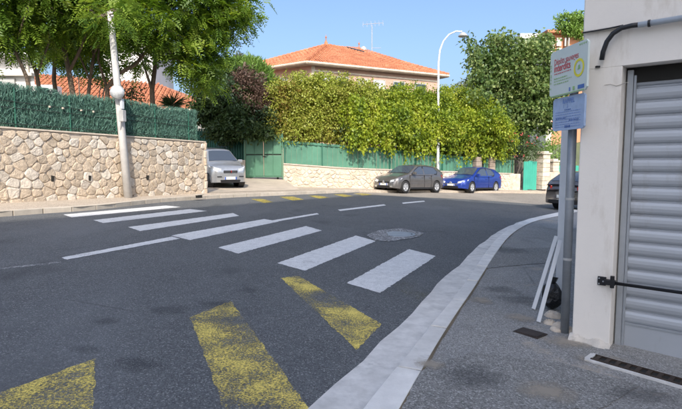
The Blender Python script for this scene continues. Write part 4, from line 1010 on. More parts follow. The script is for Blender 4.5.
# ------------------------------------------------------------------ cars
def car(name, label, paintm, L, Wd, H, wb, loc, az, wr=.31, style='hatch', hood=(.62, .78, .86, .96), cowl=.98, rf=.28, rr=-1.35, tail=.02, belt=.93, grille='clio', rotx=0, roofc=1.0, three_door=False, rim=5):
    """x forward, y left. az: heading, clockwise from +Y"""
    t_ = thing(name, label, 'car', loc, R(90-az)); t_.rotation_euler = (0, rotx, R(90-az))
    hl = L/2; fx, rx = wb/2+.02, -wb/2+.02; hw = Wd/2
    ztop_pts = [(-hl, .72), (-hl+.06, .86), (-hl+.2, belt+.03), (-hl+.6, belt+.02), (0, belt), (cowl, hood[3]), (hl-.55, hood[2]), (hl-.22, hood[1]), (hl-.06, hood[0]), (hl, hood[0]-.12)]
    def plan(x):
        a = abs(x)/hl; return 1-.04*a**2-(.24 if x > 0 else .13)*max(0, (a-.86)/.14)**2.2
    def lowz(x):
        z = .20+(.06*max(0, (abs(x)-hl+.5)/.5))
        for c in (fx, rx):
            d = abs(x-c)
            if d < wr+.06: z = max(z, wr+math.sqrt((wr+.06)**2-d*d)-.0)
        return z
    xs = sorted(set([round(v, 4) for v in list(np.linspace(-hl, hl, 56))+[c+k*(wr+.06) for c in (fx, rx) for k in (-1, -.99, -.9, -.75, -.5, -.25, 0, .25, .5, .75, .9, .99, 1)]+[hl-.02, -hl+.02]]))
    mb = MB(); rowsn = []
    ks = (0, .18, .38, .62, .84, 1)
    for x in xs:
        zt = prof(ztop_pts, x); zl = min(lowz(x), zt-.03); col = []
        for k_ in ks:
            z = zl+(zt-zl)*k_; rel = (z-.2)/(max(zt, .3)-.2)
            bulge = 1-.05*abs(rel-.45)**1.5*2-(.03 if rel > .95 else 0); col.append((x, hw*plan(x)*bulge, z))
        for kk, dz in ((.90, .018), (.6, .035), (.0, .042)): col.append((x, hw*plan(x)*.93*kk, zt+dz*(1 if x > cowl-.2 or True else 0)))
        rowsn.append(col)
    m_ = len(rowsn[0]); base = 0
    for sg in (1, -1):
        b0 = len(mb.v)
        for col in rowsn: mb.v += [(x, y*sg, z) for x, y, z in col]
        for i in range(len(rowsn)-1):
            for j in range(m_-1):
                q = (b0+i*m_+j, b0+(i+1)*m_+j, b0+(i+1)*m_+j+1, b0+i*m_+j+1); mb.f.append(q if sg < 0 else q[::-1])
    for idx in (0, len(rowsn)-1):          # close nose and tail
        L_ = [idx*m_+j for j in range(m_)]; Rr = [len(rowsn)*m_+idx*m_+j for j in range(m_)]
        for j in range(m_-1): mb.f.append((L_[j], L_[j+1], Rr[j+1], Rr[j]))
    # greenhouse
    roofz = H
    ctop = [(-hl+tail, belt+.02), (-hl+tail+.12, belt+.17), ((-hl+tail+.12+rr)/2, (belt+.17+roofz-.05*roofc)/2+.06+.03*roofc), (rr, roofz-.05*roofc), (rr+.5, roofz-.01), (-.2, roofz), (rf, roofz-.045), (rf+.3*(cowl-rf), roofz-.045-.33*(roofz-.045-hood[3])), (cowl, hood[3]+.02)]
    def zg(x): return prof(ctop, x)
    tum = .42
    def yside(x, z): return hw*plan(x)*.955-(z-belt)*tum
    gx = list(np.linspace(-hl+tail, cowl, 34)); rows2 = []
    for x in gx:
        zt = zg(x); zb = belt-.03; col = []
        for k_ in (0, .5, .92): z = zb+(max(zt-.03, zb+.001)-zb)*k_; col.append((x, yside(x, z), z))
        yt = yside(x, zt); col += [(x, yt-.045, zt-.008), (x, yt*.6, zt+.012), (x, 0, zt+.02)]
        rows2.append(col)
    for sg in (1, -1):
        b0 = len(mb.v); mm = len(rows2[0])
        for col in rows2: mb.v += [(x, y*sg, z) for x, y, z in col]
        for i in range(len(rows2)-1):
            for j in range(mm-1):
                q = (b0+i*mm+j, b0+(i+1)*mm+j, b0+(i+1)*mm+j+1, b0+i*mm+j+1); mb.f.append(q if sg < 0 else q[::-1])
    body = mb.build('body', paintm, t_, smooth=True, world=False)
    wm = body.modifiers.new('weld', 'WELD'); wm.merge_threshold = .0008
    # floor pan and wheel wells
    MB().box((0, 0, .42), (L-.5, Wd-.5, .34)).build('underbody', 'black_trim', t_, world=False)
    # side windows
    def win(sg, poly, nm='side_window'):
        pts = [(x, sg*(yside(x, z)+.008), z) for x, z in poly]; ins = [(x, sg*(yside(x, z)-.01), z) for x, z in poly]
        MB().hexa(ins if sg > 0 else ins[::-1], pts if sg > 0 else pts[::-1]).build(nm, 'car_glass', t_, world=False)
    bz = belt+.035; tz = lambda x: zg(x)-.085
    bp = -.18 if not three_door else -.32
    xw1 = rr+.05
    for sg in (1, -1):
        fr = [(cowl-.14, bz-.03), (cowl-.5, tz(cowl-.5)+.035), (rf-.08, tz(rf-.1)+.03), (-.3, tz(-.3)+.03), (-.7, tz(-.7)+.03), (xw1, tz(xw1)+.02), (xw1-.28, bz+.15), (xw1-.14, bz-.03)][::-1]
        q1 = [(x, sg*(yside(x, z)+.004), z) for x, z in fr]; q0 = [(x, sg*(yside(x, z)-.02), z) for x, z in fr]
        MB().hexa(q0 if sg > 0 else q0[::-1], q1 if sg > 0 else q1[::-1]).build('window_surround', 'black_trim', t_, world=False)
        MB().tube([(fx-wr-.1, sg*hw*.99, .50), (0, sg*hw*1.0, .52), (rx+wr+.1, sg*hw*.99, .54)], .012, 6).build('door_moulding', 'black_trim' if grille == 'panda' else paintm, t_, world=False)
        for cx_ in (fx, rx):
            ar = [(cx_+(wr+.055)*math.cos(a_), sg*(hw*plan(cx_+(wr+.055)*math.cos(a_))*.985), wr+(wr+.055)*math.sin(a_)) for a_ in np.linspace(-.1, math.pi+.1, 15)]
            MB().tube(ar, .014, 5).build('arch_lip', paintm, t_, world=False, smooth=True)
        win(sg, [(cowl-.22, bz+.0), (cowl-.5, tz(cowl-.5)), (rf-.1, tz(rf-.1)), (bp+.05, tz(bp)), (bp+.05, bz)][::-1])
        win(sg, [(bp-.05, bz), (bp-.05, tz(bp)), (-.7, tz(-.7)), (xw1, tz(xw1)-.01), (xw1-.22, bz+.14), (xw1-.1, bz+.03)][::-1])
        for x0 in ((cowl-.02,), (bp,), (rx+.50,)) if not three_door else ((cowl-.02,), (bp-.1,)):
            x0 = x0[0]; MB().box((x0, sg*(hw*plan(x0)*.982), .60), (.007, .045, .62)).build('door_seam', 'black_trim', t_, world=False)
        for x0 in ((bp+.2,) if three_door else (bp+.17, rx+.62)): MB().box((x0, sg*(hw*plan(x0)*.985), belt-.14), (.17, .05, .03)).build('door_handle', paintm, t_, world=False, bevel=.008)
        mi = MB().box((cowl-.28, sg*(hw+.07), belt+.08), (.12, .2, .14)).build('mirror', paintm, t_, world=False, bevel=.03)
        MB().box((.0, sg*(hw*.985), .235), (wb-2*wr-.16, .05, .09)).build('sill', 'black_trim', t_, world=False, bevel=.01)
    def strip(x0, x1, inset_, off, nm, mt, m_in=.05):
        pts = []
        n2 = 5; top_, bot_ = [], []
        P_ = []
        for i in range(n2):
            x = x0+(x1-x0)*i/(n2-1); z = zg(x); y = yside(x, z)-inset_; P_.append((x, y, z))
        mb_ = MB(); k = 0
        dx = .8*off
        for i in range(n2):
            x, y, z = P_[i]
            for f in (-1, -.6, 0, .6, 1): mb_.v.append((x+(off if x0 > 0 else -off), y*f, z+off+.02*(1-f*f)+.004))
        for i in range(n2-1):
            for j in range(4): mb_.f.append((i*5+j, i*5+j+1, (i+1)*5+j+1, (i+1)*5+j))
        mb_.build(nm, mt, t_, world=False, smooth=True)
    strip(cowl-.04, rf+.06, .075, .007, 'windscreen', 'car_glass')
    strip(-hl+tail+.10, rr-.06, .10, .007, 'rear_window', 'car_glass')
    MB().tube([(cowl-.02, .55, hood[3]+.06), (cowl-.10, .0, hood[3]+.10)], .009, 5).build('wiper', 'black_trim', t_, world=False)
    # wheels
    for wx in (fx, rx):
        for sg in (1, -1):
            wy = sg*(hw-.10)
            ty = MB().lathe([(wr*.62, -.09), (wr*.93, -.095), (wr, -.07), (wr, .07), (wr*.93, .095), (wr*.62, .09)], (wx, wy, wr), 26, 'y').build('wheel', 'tyre', t_, world=False, smooth=True)
            mb_ = MB(); yy = wy+sg*.075; mb_.lathe([(wr*.63, .0), (wr*.66, sg*.016), (wr*.56, sg*.012), (wr*.56, -sg*.03), (0, -sg*.03)], (wx, yy, wr), 26, 'y')
            mb_.lathe([(.0, sg*.012), (.06, sg*.01), (.07, -sg*.02)], (wx, yy, wr), 12, 'y')
            for k in range(rim):
                a = 2*math.pi*k/rim+.3; c, s_ = math.cos(a), math.sin(a); q = []
                for rr_, ww in ((.04, .032), (wr*.6, .022)):
                    for e in (-1, 1): q.append((wx+c*rr_-s_*ww*e, wr+s_*rr_+c*ww*e))
                q = [q[0], q[1], q[3], q[2]]; mb_.hexa([(x, yy-sg*.028, z) for x, z in q], [(x, yy+sg*.006, z) for x, z in q])
            mb_.build('rim', 'alloy', ty, world=False)
            MB().lathe([(0, 0), (wr*.55, 0)], (wx, yy-sg*.034, wr), 20, 'y').build('brake_disc', 'black_trim', ty, world=False)
            if sg: MB().lathe([(wr+.055, -.20), (wr+.055, .075), (.1, -.20)], (wx, sg*(hw-.10), wr), 22, 'y').build('wheel_well', 'black_trim', t_, world=False)
    # lights: follow the body plan
    def patchp(pts_, out, nm, mt, x_sign=1):       # polygon of (x,y,z) pushed outwards and mirrored
        for sg in (1, -1):
            f_ = [(x+out*x_sign, (y+out*.8)*sg, z+.006) for x, y, z in pts_]; b_2 = [(x-.03*x_sign, (y-.03)*sg, z) for x, y, z in pts_]
            MB().hexa(b_2, f_).build(nm, mt, t_, world=False, bevel=.006)
    def by(x): return hw*plan(x)*.985
    def bx(zf): return hl
    h0 = hood[0]
    patchp([(hl-.03, by(hl)*.62, h0-.10), (hl-.04, by(hl)*.97, h0-.06), (hl-.38, by(hl-.38), h0+.06), (hl-.50, by(hl-.5)*.985, h0+.135), (hl-.20, by(hl-.2)*.90, h0+.10), (hl-.05, by(hl)*.66, h0+.01)], .03, 'headlight', 'lamp_glass')
    patchp([(-hl+.02, by(-hl)*.75, .72), (-hl+.02, by(-hl)*.75, .90), (-hl+.10, by(-hl+.1)*.98, .95), (-hl+.34, by(-hl+.34)*.995, .93), (-hl+.26, by(-hl+.26), .74)], .012, 'tail_light', 'tail_red', -1)
    # front trim
    def fbox(y, z, w_, h_, d, nm, mt, b=.008): return MB().box((hl+.004, y, z), (d, w_, h_)).build(nm, mt, t_, world=False, bevel=b)
    fbox(0, .30, by(hl)*1.5, .13, .03, 'lower_intake', 'black_trim'); 
    pl_ = fbox(0, .43, .52, .11, .05, 'number_plate', 'plate_white', .004); MB().box((hl+.032, -.235, .43), (.006, .05, .11)).build('plate_band', 'plate_blue', pl_, world=False)
    MB().box((hl+.032, .235, .43), (.006, .05, .11)).build('plate_band', 'plate_blue', pl_, world=False)
    if grille == 'clio':
        fbox(0, h0-.09, by(hl)*1.25, .09, .035, 'grille', 'black_trim', .02)
        MB().hexa([(hl+.02, 0, h0-.19), (hl+.02, .075, h0-.085), (hl+.02, 0, h0+.02), (hl+.02, -.075, h0-.085)], [(hl+.045, 0, h0-.18), (hl+.045, .065, h0-.085), (hl+.045, 0, h0+.01), (hl+.045, -.065, h0-.085)]).build('emblem', 'chrome', t_, world=False)
        for s_ in (1, -1): fbox(s_*by(hl)*.82, .33, .16, .10, .04, 'fog_light', 'chrome', .02)
    elif grille == 'c4':
        fbox(0, h0-.10, by(hl)*1.3, .025, .04, 'grille', 'chrome', .006); fbox(0, h0-.15, by(hl)*1.3, .025, .04, 'grille', 'chrome', .006)
        for z in (h0-.06, h0-.02): MB().tube([(hl+.02, -.08, z-.03), (hl+.03, 0, z+.02), (hl+.02, .08, z-.03)], .012, 5).build('emblem', 'chrome', t_, world=False)
    else:
        g_ = fbox(0, h0-.10, .62, .11, .04, 'grille', 'black_trim', .02)
        for k in range(2): MB().box((hl+.028, 0, h0-.125+k*.05), (.008, .60, .012)).build('grille_bar', 'chrome', g_, world=False)
        MB().lathe([(0, .03), (.055, .028), (.06, 0)], (hl+.02, 0, h0-.1), 14, 'y').build('emblem', 'tail_red', t_, world=False).rotation_euler = (0, 0, 0)
        fbox(0, .335, by(hl)*1.55, .035, .05, 'bumper_strip', 'black_trim', .006)
        for s_ in (1, -1): fbox(s_*by(hl)*.85, .50, .2, .035, .045, 'bumper_strip', 'black_trim', .006)
        for s_ in (1, -1): MB().tube([(.2, s_*(hw*.62), H+.02), (.1, s_*(hw*.62), H+.06), (-1.1, s_*(hw*.62), H+.06), (-1.2, s_*(hw*.62), H+.02)], .014, 6).build('roof_rail', 'black_trim', t_, world=False)
    MB().box((-hl-.004, 0, .52), (.04, .52, .11)).build('number_plate', 'plate_white', t_, world=False, bevel=.004)
    MB().box((-hl-.002, 0, .32), (.05, by(-hl)*1.6, .14)).build('rear_bumper_trim', 'black_trim', t_, world=False, bevel=.015)
    return t_
def car_at(front_px, rear_dir_az, wb, hw):
    pass
def heading(az): a = R(az); return Vector((math.sin(a), math.cos(a), 0))
def place(px, py, az, wb, hw, side, which='front', dz=0):   # ground pixel of a wheel's outer face
    p = P(px, py); h = heading(az); left = Vector((-h.y, h.x, 0))
    c = p-h*(wb/2 if which == 'front' else -wb/2)-left*hw*side
    return Vector((c.x, c.y, G(c.x)+dz))
# slope of the street under each car (nose up positive)
def tilt(az): return math.atan(SL*math.sin(R(az)))
az = 227; loc = place(405.5, 193.6, az, 2.59, .83, 1)
car('hatchback', 'grey five-door hatchback parked by the low stone wall, front facing the crossing', 'paint_grey', 4.06, 1.73, 1.45, 2.59, loc, az, rotx=tilt(az), rf=.22, cowl=1.02, rr=-1.2)
az = 226; loc = place(472, 193.3, az, 2.61, .85, 1)
car('coupe_hatchback', 'blue three-door hatchback with rounded roof parked behind the grey one', 'paint_blue', 4.27, 1.77, 1.46, 2.61, loc, az, rotx=tilt(az), three_door=True, grille='c4', rf=.30, cowl=1.15, rr=-1.0, tail=.03, roofc=1.5, hood=(.60, .74, .83, .95), belt=.92)
pl0 = Vector((-5.15, 22.9, 0)); az = 145
dloc = W(219, 189, 23.8); ax = heading(az)
loc = Vector((-5.65, 22.4, 0)); 
loc.z = G(loc.x)+.24
car('city_car', 'small silver upright hatchback nosing out of the driveway past the stone wall end', 'paint_silver', 3.54, 1.60, 1.60, 2.30, loc, az, wr=.29, rotx=R(3.6), grille='panda', rf=.42, cowl=1.02, rr=-1.35, tail=.0, belt=1.0, hood=(.80, .90, .96, 1.04), roofc=.6, rim=8)
az = 62; loc = place(562, 208.5, az, 2.67, .70, 1, 'rear')
car('dark_car', 'dark grey car seen from behind past the sign pole at the bend', 'paint_dark', 4.45, 1.83, 1.50, 2.67, loc, az, rotx=tilt(az), wr=.34, rf=.2, cowl=1.05, rr=-1.3, tail=.02)

# ------------------------------------------------------------------ garage building on the right
cb = P(572, 339, .08); COR = Vector((cb.x, cb.y)); FD = Vector((math.sin(R(130.2)), math.cos(R(130.2)))); FN = Vector((-FD.y, FD.x))*-1
if FN.dot(COR) > 0: FN = -FN
SDD = Vector((math.sin(R(26.5)), math.cos(R(26.5))))
def fc(s, o, z, g=True):                  # facade: along, out towards the street, height (g: above the pavement)
    q = COR+FD*s+FN*o; return Vector((q.x, q.y, (G(q.x)+.075 if g else 0)+z))
def s_at(px):
    u = (px-341)/F; return (u*COR.y-COR.x)/(FD.x-u*FD.y)
def z_at(px, py, s, o=0): q = COR+FD*s+FN*o; return W(px, py, q.y).z
gb = thing('garage_building', 'cream plastered garage building on the right with roller shutter', 'building', (COR.x, COR.y, G(COR.x)+.07))
sp0, sp1 = 0, s_at(617); ztopdoor = z_at(626, 65.5, sp1); RD = .17
top1, top2 = z_at(577, 33, .02), 5.6
def fb(name, s0, s1, z0, z1, o0, o1, mat, parent, gz=False, **k):
    return MB().hexa([fc(s0, o0, z0, gz), fc(s1, o0, z0, gz), fc(s1, o1, z0, gz), fc(s0, o1, z0, gz)][::-1], [fc(s0, o0, z1, gz), fc(s1, o0, z1, gz), fc(s1, o1, z1, gz), fc(s0, o1, z1, gz)][::-1]).build(name, mat, parent, **k)
DW = 2.7
S_END = sp1+DW
backd = 6.0
# pier (left of the door) with the street-side wall behind it
def wall_prism(name, z0, z1, out=0.0, mat='wall_plaster'):
    a = COR+FN*out-SDD*out*.0; pts = [fc(-out*.4, out, 0, False), fc(sp1, out, 0, False), fc(sp1, -RD-.12, 0, False)]
    e = COR+SDD*9; f_ = e+FD*5; g_ = COR+FD*sp1-FN*(RD+.12)
    ring = [pts[0], pts[1], pts[2], Vector((g_.x+FD.x*.0+SDD.x*5, g_.y+SDD.y*5, 0)), Vector((e.x-SDD.x*0, e.y, 0))]
    return MB().hexa([(p.x, p.y, z0) for p in ring], [(p.x, p.y, z1) for p in ring]).build(name, mat, gb, bevel=.006)
wall_prism('pier', -.4, ztopdoor)
fb('lintel_wall', 0.0, S_END+2.5, ztopdoor+.0, top1, 0, -RD-.12, 'wall_plaster', gb)
# side street wall above door height
mb = MB(); e = COR+SDD*9
ring = [COR+FN*0, COR+FD*.0-FN*(RD+.12)+FD*.35, e+FD*.4, e]
ring = [Vector((COR.x, COR.y)), COR-FN*(RD+.121)+SDD*.02, COR-FN*(RD+.121)+FD*.5+SDD*2, e+FD*.5, e]
MB().hexa([(p.x, p.y, ztopdoor) for p in (COR-FN*.29+Vector((-.0, 0)), COR+FD*.5-FN*.29, e+FD*.5, e)], [(p.x, p.y, top1) for p in (COR-FN*.29, COR+FD*.5-FN*.29, e+FD*.5, e)]).build('side_wall', 'wall_plaster', gb)
# upper storey stands a little proud
ring = [fc(-.0, .035, 0, False), fc(S_END+2.5, .035, 0, False), fc(S_END+2.5, -4, 0, False), Vector(((e+FD*.3).x, (e+FD*.3).y, 0)), Vector((e.x-.05, e.y, 0))]
MB().hexa([(p.x, p.y, top1) for p in ring], [(p.x, p.y, top2) for p in ring]).build('upper_wall', 'wall_plaster', gb, bevel=.01)
fb('right_pier', S_END, S_END+2.5, -.4, ztopdoor, 0, -RD-.12, 'wall_plaster', gb)
# inside faces: door head box
fb('head_box', sp1+.002, S_END-.002, ztopdoor-.12, ztopdoor-.002, -RD+.02, -RD-.10, 'shadow_gap', gb)
# rough base of the pier
mb = MB(); nseg = 30; cols = []
for i in range(nseg+1):
    s_ = -.02+(sp1+.03)*i/nseg; h_ = .05+.012*math.sin(i*.37)+random.uniform(-.004, .004); o_ = .035+.012*math.sin(i*.31+1)+random.uniform(-.003, .003)
    cols.append([fc(s_, o_+.02, -.02), fc(s_, o_, .018), fc(s_, o_*.5, h_*.65), fc(s_, .003, h_), fc(s_, -.03, h_)])
mb.v = [tuple(q) for c_ in cols for q in c_]
for i in range(nseg):
    for j in range(4): mb.f.append((i*5+j, i*5+j+1, (i+1)*5+j+1, (i+1)*5+j))
mb.build('plinth', 'plaster_base', gb, smooth=True)
# cracks and screw marks
mb = MB(); pts = [fc(s_at(x), .003, 0, False) for x in (600, 606, 612, 618, 624)]
for i, (x, y) in enumerate(((602, 85), (607, 84), (612, 86), (618, 84), (625, 82))): pts[i].z = z_at(x, y, s_at(x))
mb.tube(pts, .0025, 4); mb.build('crack', 'plaster_base', gb)
for x, y in ((593, 67),): q = fc(s_at(x), .01, 0, False); q.z = z_at(x, y, s_at(x)); MB().box(q, (.03, .02, .014)).build('wall_stub', 'black_iron', gb)

# roller shutter
rs = thing('roller_shutter', 'grey metal roller shutter closing the garage doorway', 'roller shutter', fc(sp1, -RD, 0))
fz = lambda s, z: z
gfloor = fc(sp1+.1, 0, 0).z
fb('guide_rail', sp1+.012, sp1+.055, -.0, ztopdoor-gfloor-.02, -RD+.045, -RD-.02, 'frame_metal', rs, gz=True, bevel=.004)
fb('guide_rail', sp1+.056, sp1+.075, -.0, ztopdoor-gfloor-.06, -RD+.03, -RD-.02, 'frame_metal', rs, gz=True, bevel=.003)
SP = .112; z = gfloor+.20; zs = gfloor+.02
prof_ = [(0, -.004), (.006, .006), (.02, .016), (.045, .022), (.07, .020), (.088, .012), (.096, -.004), (.100, -.018), (.107, -.018), (.112, -.004)]
def slat_mesh():
    mb = MB(); k = len(prof_)
    for s in (sp1+.07, S_END-.02):
        for dz, o in prof_: q = fc(s, -RD+o*.8, 0, False); mb.v.append((q.x, q.y, dz))
    for i in range(k-1): mb.f.append((i, i+1, k+i+1, k+i))
    b0 = Vector(origin(rs)); mb.v = [(x-b0.x, y-b0.y, zz_) for x, y, zz_ in mb.v]
    return mb
first = None; k = 0
while z < ztopdoor-.08:
    if first is None: first = slat_mesh().build('slat', 'shutter_metal', rs, world=False); o = first; 
    else: o = first.copy(); C.objects.link(o); o.parent = rs
    o.location = (0, 0, z-origin(rs).z); z += SP
mb = fb('bottom_bar', sp1+.07, S_END-.02, gfloor-.22, gfloor+.20, -RD+.012, -RD-.02, 'shutter_metal', rs)
fb('bottom_seal', sp1+.07, S_END-.02, gfloor+.185, gfloor+.199, -RD+.02, -RD+.011, 'frame_metal', rs)
# locking bar on a black bracket
zb_ = z_at(605, 281, s_at(605), .03)
lb_ = thing('locking_bar', 'black iron locking bar on a bracket across the roller shutter', 'locking bar', fc(s_at(605), .03, 0))
fb('bracket_plate', s_at(602.5), s_at(611), zb_-.035, zb_+.035, .022, .002, 'black_iron', lb_, bevel=.003)
fb('bracket_arm', s_at(610), s_at(621), zb_-.02, zb_+.022, .05, .012, 'black_iron', lb_, bevel=.003)
q0, q1 = fc(s_at(618), .035, zb_, False), fc(s_at(618)+2.4, .035, zb_, False); MB().tube([q0, q1], .013, 10).build('rod', 'black_iron', lb_, smooth=True)
mb = MB(); mb.tube([q0-Vector((0, 0, .04)), q0+Vector((0, 0, .055))], .016, 8); mb.build('hinge_pin', 'black_iron', lb_)
for x, dz in ((604.3, .022), (604.3, -.022), (608.5, 0)): q = fc(s_at(x), .024, zb_+dz, False); MB().tube([q, q+Vector((FN.x, FN.y, 0))*.006], .006, 8).build('bolt', 'frame_metal', lb_)
# conduit and hose
zc = z_at(632, 25.5, s_at(632), .05); cd = thing('grey_conduit', 'pale grey pipe running along the plaster above the shutter', 'pipe', fc(s_at(632), .06, zc-1))
MB().tube([fc(s_at(632), .065, zc, False), fc(s_at(632)+2.2, .065, zc+.02, False)], .021, 10).build('pipe', 'grey_pvc', cd, smooth=True)
for x in (642.5, 678): 
    q = fc(s_at(x), .065, zc, False); dd_ = Vector((FD.x, FD.y, 0)); MB().tube([q-dd_*.008, q+dd_*.008], .026, 10).build('clip', 'black_rubber', cd)
hp = [(634, 25), (626, 26), (616, 28.5), (608, 34), (602.5, 42), (599, 52), (598, 60)]
pts = [fc(s_at(x), .065 if i < 5 else .055, z_at(x, y, s_at(x), .05), False) for i, (x, y) in enumerate(hp)]
hz = thing('black_hose', 'black curved hose end hanging from the grey pipe', 'hose', pts[-1]); MB().tube(pts, .018, 10).build('hose', 'black_rubber', hz, smooth=True)
pts = [fc(s_at(x), .045, z_at(x, y, s_at(x)), False) for x, y in ((578, 34), (590, 32), (604, 29.5), (617, 26.5))]
cw = thing('thin_cable', 'thin black cable along the ledge left of the hose', 'cable', pts[0]); MB().tube(pts, .006, 6).build('cable', 'black_rubber', cw)
# trench drain in front of the shutter
a, b_ = P(593, 361, .08), P(700, 392, .08); dirg = (b_-a); dirg.z = 0; lg = dirg.length; dirg.normalize(); ng = Vector((dirg.y, -dirg.x, 0)); ng = ng if ng.y > 0 else -ng
tdn = thing('trench_drain', 'rusty iron channel grating set in the pavement before the shutter', 'drain grate', a)
WG = .13
def gp_(s, n_, z): q = a+dirg*s+ng*n_; return Vector((q.x, q.y, G(q.x)+.08+z))
def gbar(s0, s1, n0, n1, z0, z1, nm, mt): return MB().hexa([gp_(s0, n0, z0), gp_(s1, n0, z0), gp_(s1, n1, z0), gp_(s0, n1, z0)], [gp_(s0, n0, z1), gp_(s1, n0, z1), gp_(s1, n1, z1), gp_(s0, n1, z1)]).build(nm, mt, tdn)
gbar(-.02, lg, -.002, WG+.002, .0, .004, 'channel', 'pit_dark')
gbar(-.05, lg, -.035, -.003, -.01, .010, 'rim', 'gutter_concrete'); gbar(-.05, lg, WG+.003, WG+.025, -.01, .009, 'rim', 'gutter_concrete'); gbar(-.06, -.021, -.003, WG+.003, -.01, .010, 'rim', 'gutter_concrete')
gbar(-.02, lg, .0, .018, .005, .016, 'frame', 'cast_iron'); gbar(-.02, lg, WG-.018, WG, .005, .016, 'frame', 'cast_iron')
s = 0.0
while s < lg-.05: gbar(s, s+.028, .019, WG-.019, .005, .0155, 'bar', 'cast_iron'); s += .068
# door threshold slab
mb = MB(); mb.hexa([fc(sp1-.02, -.26, .0), fc(S_END+.1, -.26, .0), fc(S_END+.1, .06, .0), fc(sp1-.02, .06, .0)], [fc(sp1-.02, -.26, .012), fc(S_END+.1, -.26, .012), fc(S_END+.1, .06, .006), fc(sp1-.02, .06, .006)])
struct('threshold', mb, 'footway_asphalt')

# ------------------------------------------------------------------ sign pole and boards
pp = P(564.5, 332, .08); SPp = thing('sign_pole', 'grey steel sign pole with two notice boards at the building corner', 'sign', pp)
zt = W(572, 60, pp.y).z
MB().tube([pp-Vector((0, 0, .05)), Vector((pp.x, pp.y, zt))], .036, 14).build('pole', 'pole_metal', SPp, smooth=True)
for z in (W(569, 200, pp.y).z, W(569, 260, pp.y).z): MB().tube([(pp.x, pp.y, z), (pp.x, pp.y, z+.02)], .039, 14).build('pole_band', 'lamp_box', SPp)
def board(corners, Yl, Yr, mat, th, edge):
    tl, tr, br_, bl_ = corners; a = W(*tl, Yl); b_ = W(*tr, Yr); c = W(*br_, Yr); d = W(*bl_, Yl)
    n__ = (b_-a).cross(d-a).normalized(); n__ = -n__ if n__.dot(a) > 0 else n__
    return a, b_, c, d, n__
def sign(corners, Yl, Yr, mat, label):
    a, b_, c, d, n__ = board(corners, Yl, Yr, mat, .02, None)
    ax_ = (b_-a); ax_.z = 0; Wb = ax_.length; ax_.normalize(); Hb = ((a.z-d.z)+(b_.z-c.z))/2
    o = Vector(((a.x), (a.y), (a.z+b_.z)/2)); n__ = Vector((-ax_.y, ax_.x, 0)); n__ = -n__ if n__.dot(o) > 0 else n__
    def S(u, v, out): return o+ax_*u*Wb-Vector((0, 0, 1))*v*Hb+n__*out
    r = .05; ring = [(r, 0), (1-r, 0), (1, r*1.3), (1, 1-r*1.3), (1-r, 1), (r, 1), (0, 1-r*1.3), (0, r*1.3)]
    bo = MB().hexa([S(u, v, -.016) for u, v in ring], [S(u, v, 0) for u, v in ring]).build('sign_board', mat, SPp, label=label)
    return S, bo, Wb, Hb, ax_, n__
def text(S, bo, body, u, v, size, mat, Wb, Hb, ax_, n__, bold=0, fit=None):
    cu = bpy.data.curves.new('t', 'FONT'); cu.body = body; cu.size = size; cu.offset = bold
    to = bpy.data.objects.new('t', cu); C.objects.link(to); bpy.context.view_layer.update()
    me = bpy.data.meshes.new_from_object(to.evaluated_get(bpy.context.evaluated_depsgraph_get())); bpy.data.objects.remove(to)
    p = S(u, v, .003); mtx = Matrix((( ax_.x, 0, n__.x, 0), (ax_.y, 0, n__.y, 0), (0, 1, 0, 0), (0, 0, 0, 1)))
    if fit:
        wx = max(v_.co.x for v_ in me.vertices); me.transform(Matrix.Diagonal((fit*Wb/wx, 1, 1, 1)))
    me.transform(mtx); me.transform(Matrix.Translation(p-origin(bo)))
    me.materials.clear(); me.materials.append(M[mat]); o = bpy.data.objects.new('lettering', me); C.objects.link(o); o.parent = bo; return o
def dashes(S, bo, rowsd, mat):
    mb = MB()
    for u0, u1, v, h_ in rowsd:
        u = u0
        while u < u1:
            w_ = random.uniform(.02, .06); mb.poly([S(u, v+h_, .003), S(min(u+w_, u1), v+h_, .003), S(min(u+w_, u1), v, .003), S(u, v, .003)]); u += w_+random.uniform(.008, .02)
    mb.build('small_print', mat, bo)
Yl, Yr = 4.42, 3.88
S, bo, Wb, Hb, ax_, n__ = sign([(551, 51.5), (588.5, 40), (585.5, 91), (551, 97)], Yl, Yr, 'sign_white', 'white municipal board with red heading and yellow ring')
text(S, bo, 'Dépôts sauvages', .12, .31, .07, 'ink_red', Wb, Hb, ax_, n__, .0003, .66)
text(S, bo, 'interdits', .12, .46, .085, 'ink_red', Wb, Hb, ax_, n__, .0013, .46)
dashes(S, bo, [(.13, .6, .50, .018)], 'ink_red'); dashes(S, bo, [(.13, .5, .60, .022), (.13, .62, .66, .018), (.13, .55, .72, .018)], 'ink_green')
mb = MB(); cu_, cv_, ra, rb = .80, .52, .13, .095
for k in range(28):
    t0, t1 = 2*math.pi*k/28, 2*math.pi*(k+1)/28; e_ = Wb/Hb
    mb.poly([S(cu_+ra*math.cos(t0), cv_+ra*e_*math.sin(t0), .003), S(cu_+ra*math.cos(t1), cv_+ra*e_*math.sin(t1), .003), S(cu_+rb*math.cos(t1), cv_+rb*e_*math.sin(t1), .003), S(cu_+rb*math.cos(t0), cv_+rb*e_*math.sin(t0), .003)])
mb.build('yellow_ring', 'ink_yellow', bo)
mb = MB(); mb.poly([S(cu_-.03, cv_+.04, .003), S(cu_+.035, cv_+.02, .003), S(cu_+.02, cv_-.06, .003), S(cu_-.02, cv_-.05, .003)]); mb.build('ring_symbol', 'ink_green', bo)
for u0, u1, mt in ((.56, .60, 'ink_dim'), (.66, .71, 'ink_green'), (.79, .95, 'ink_blue')): MB().poly([S(u0, .95, .003), S(u1, .95, .003), S(u1, .87, .003), S(u0, .87, .003)]).build('logo', mt, bo)
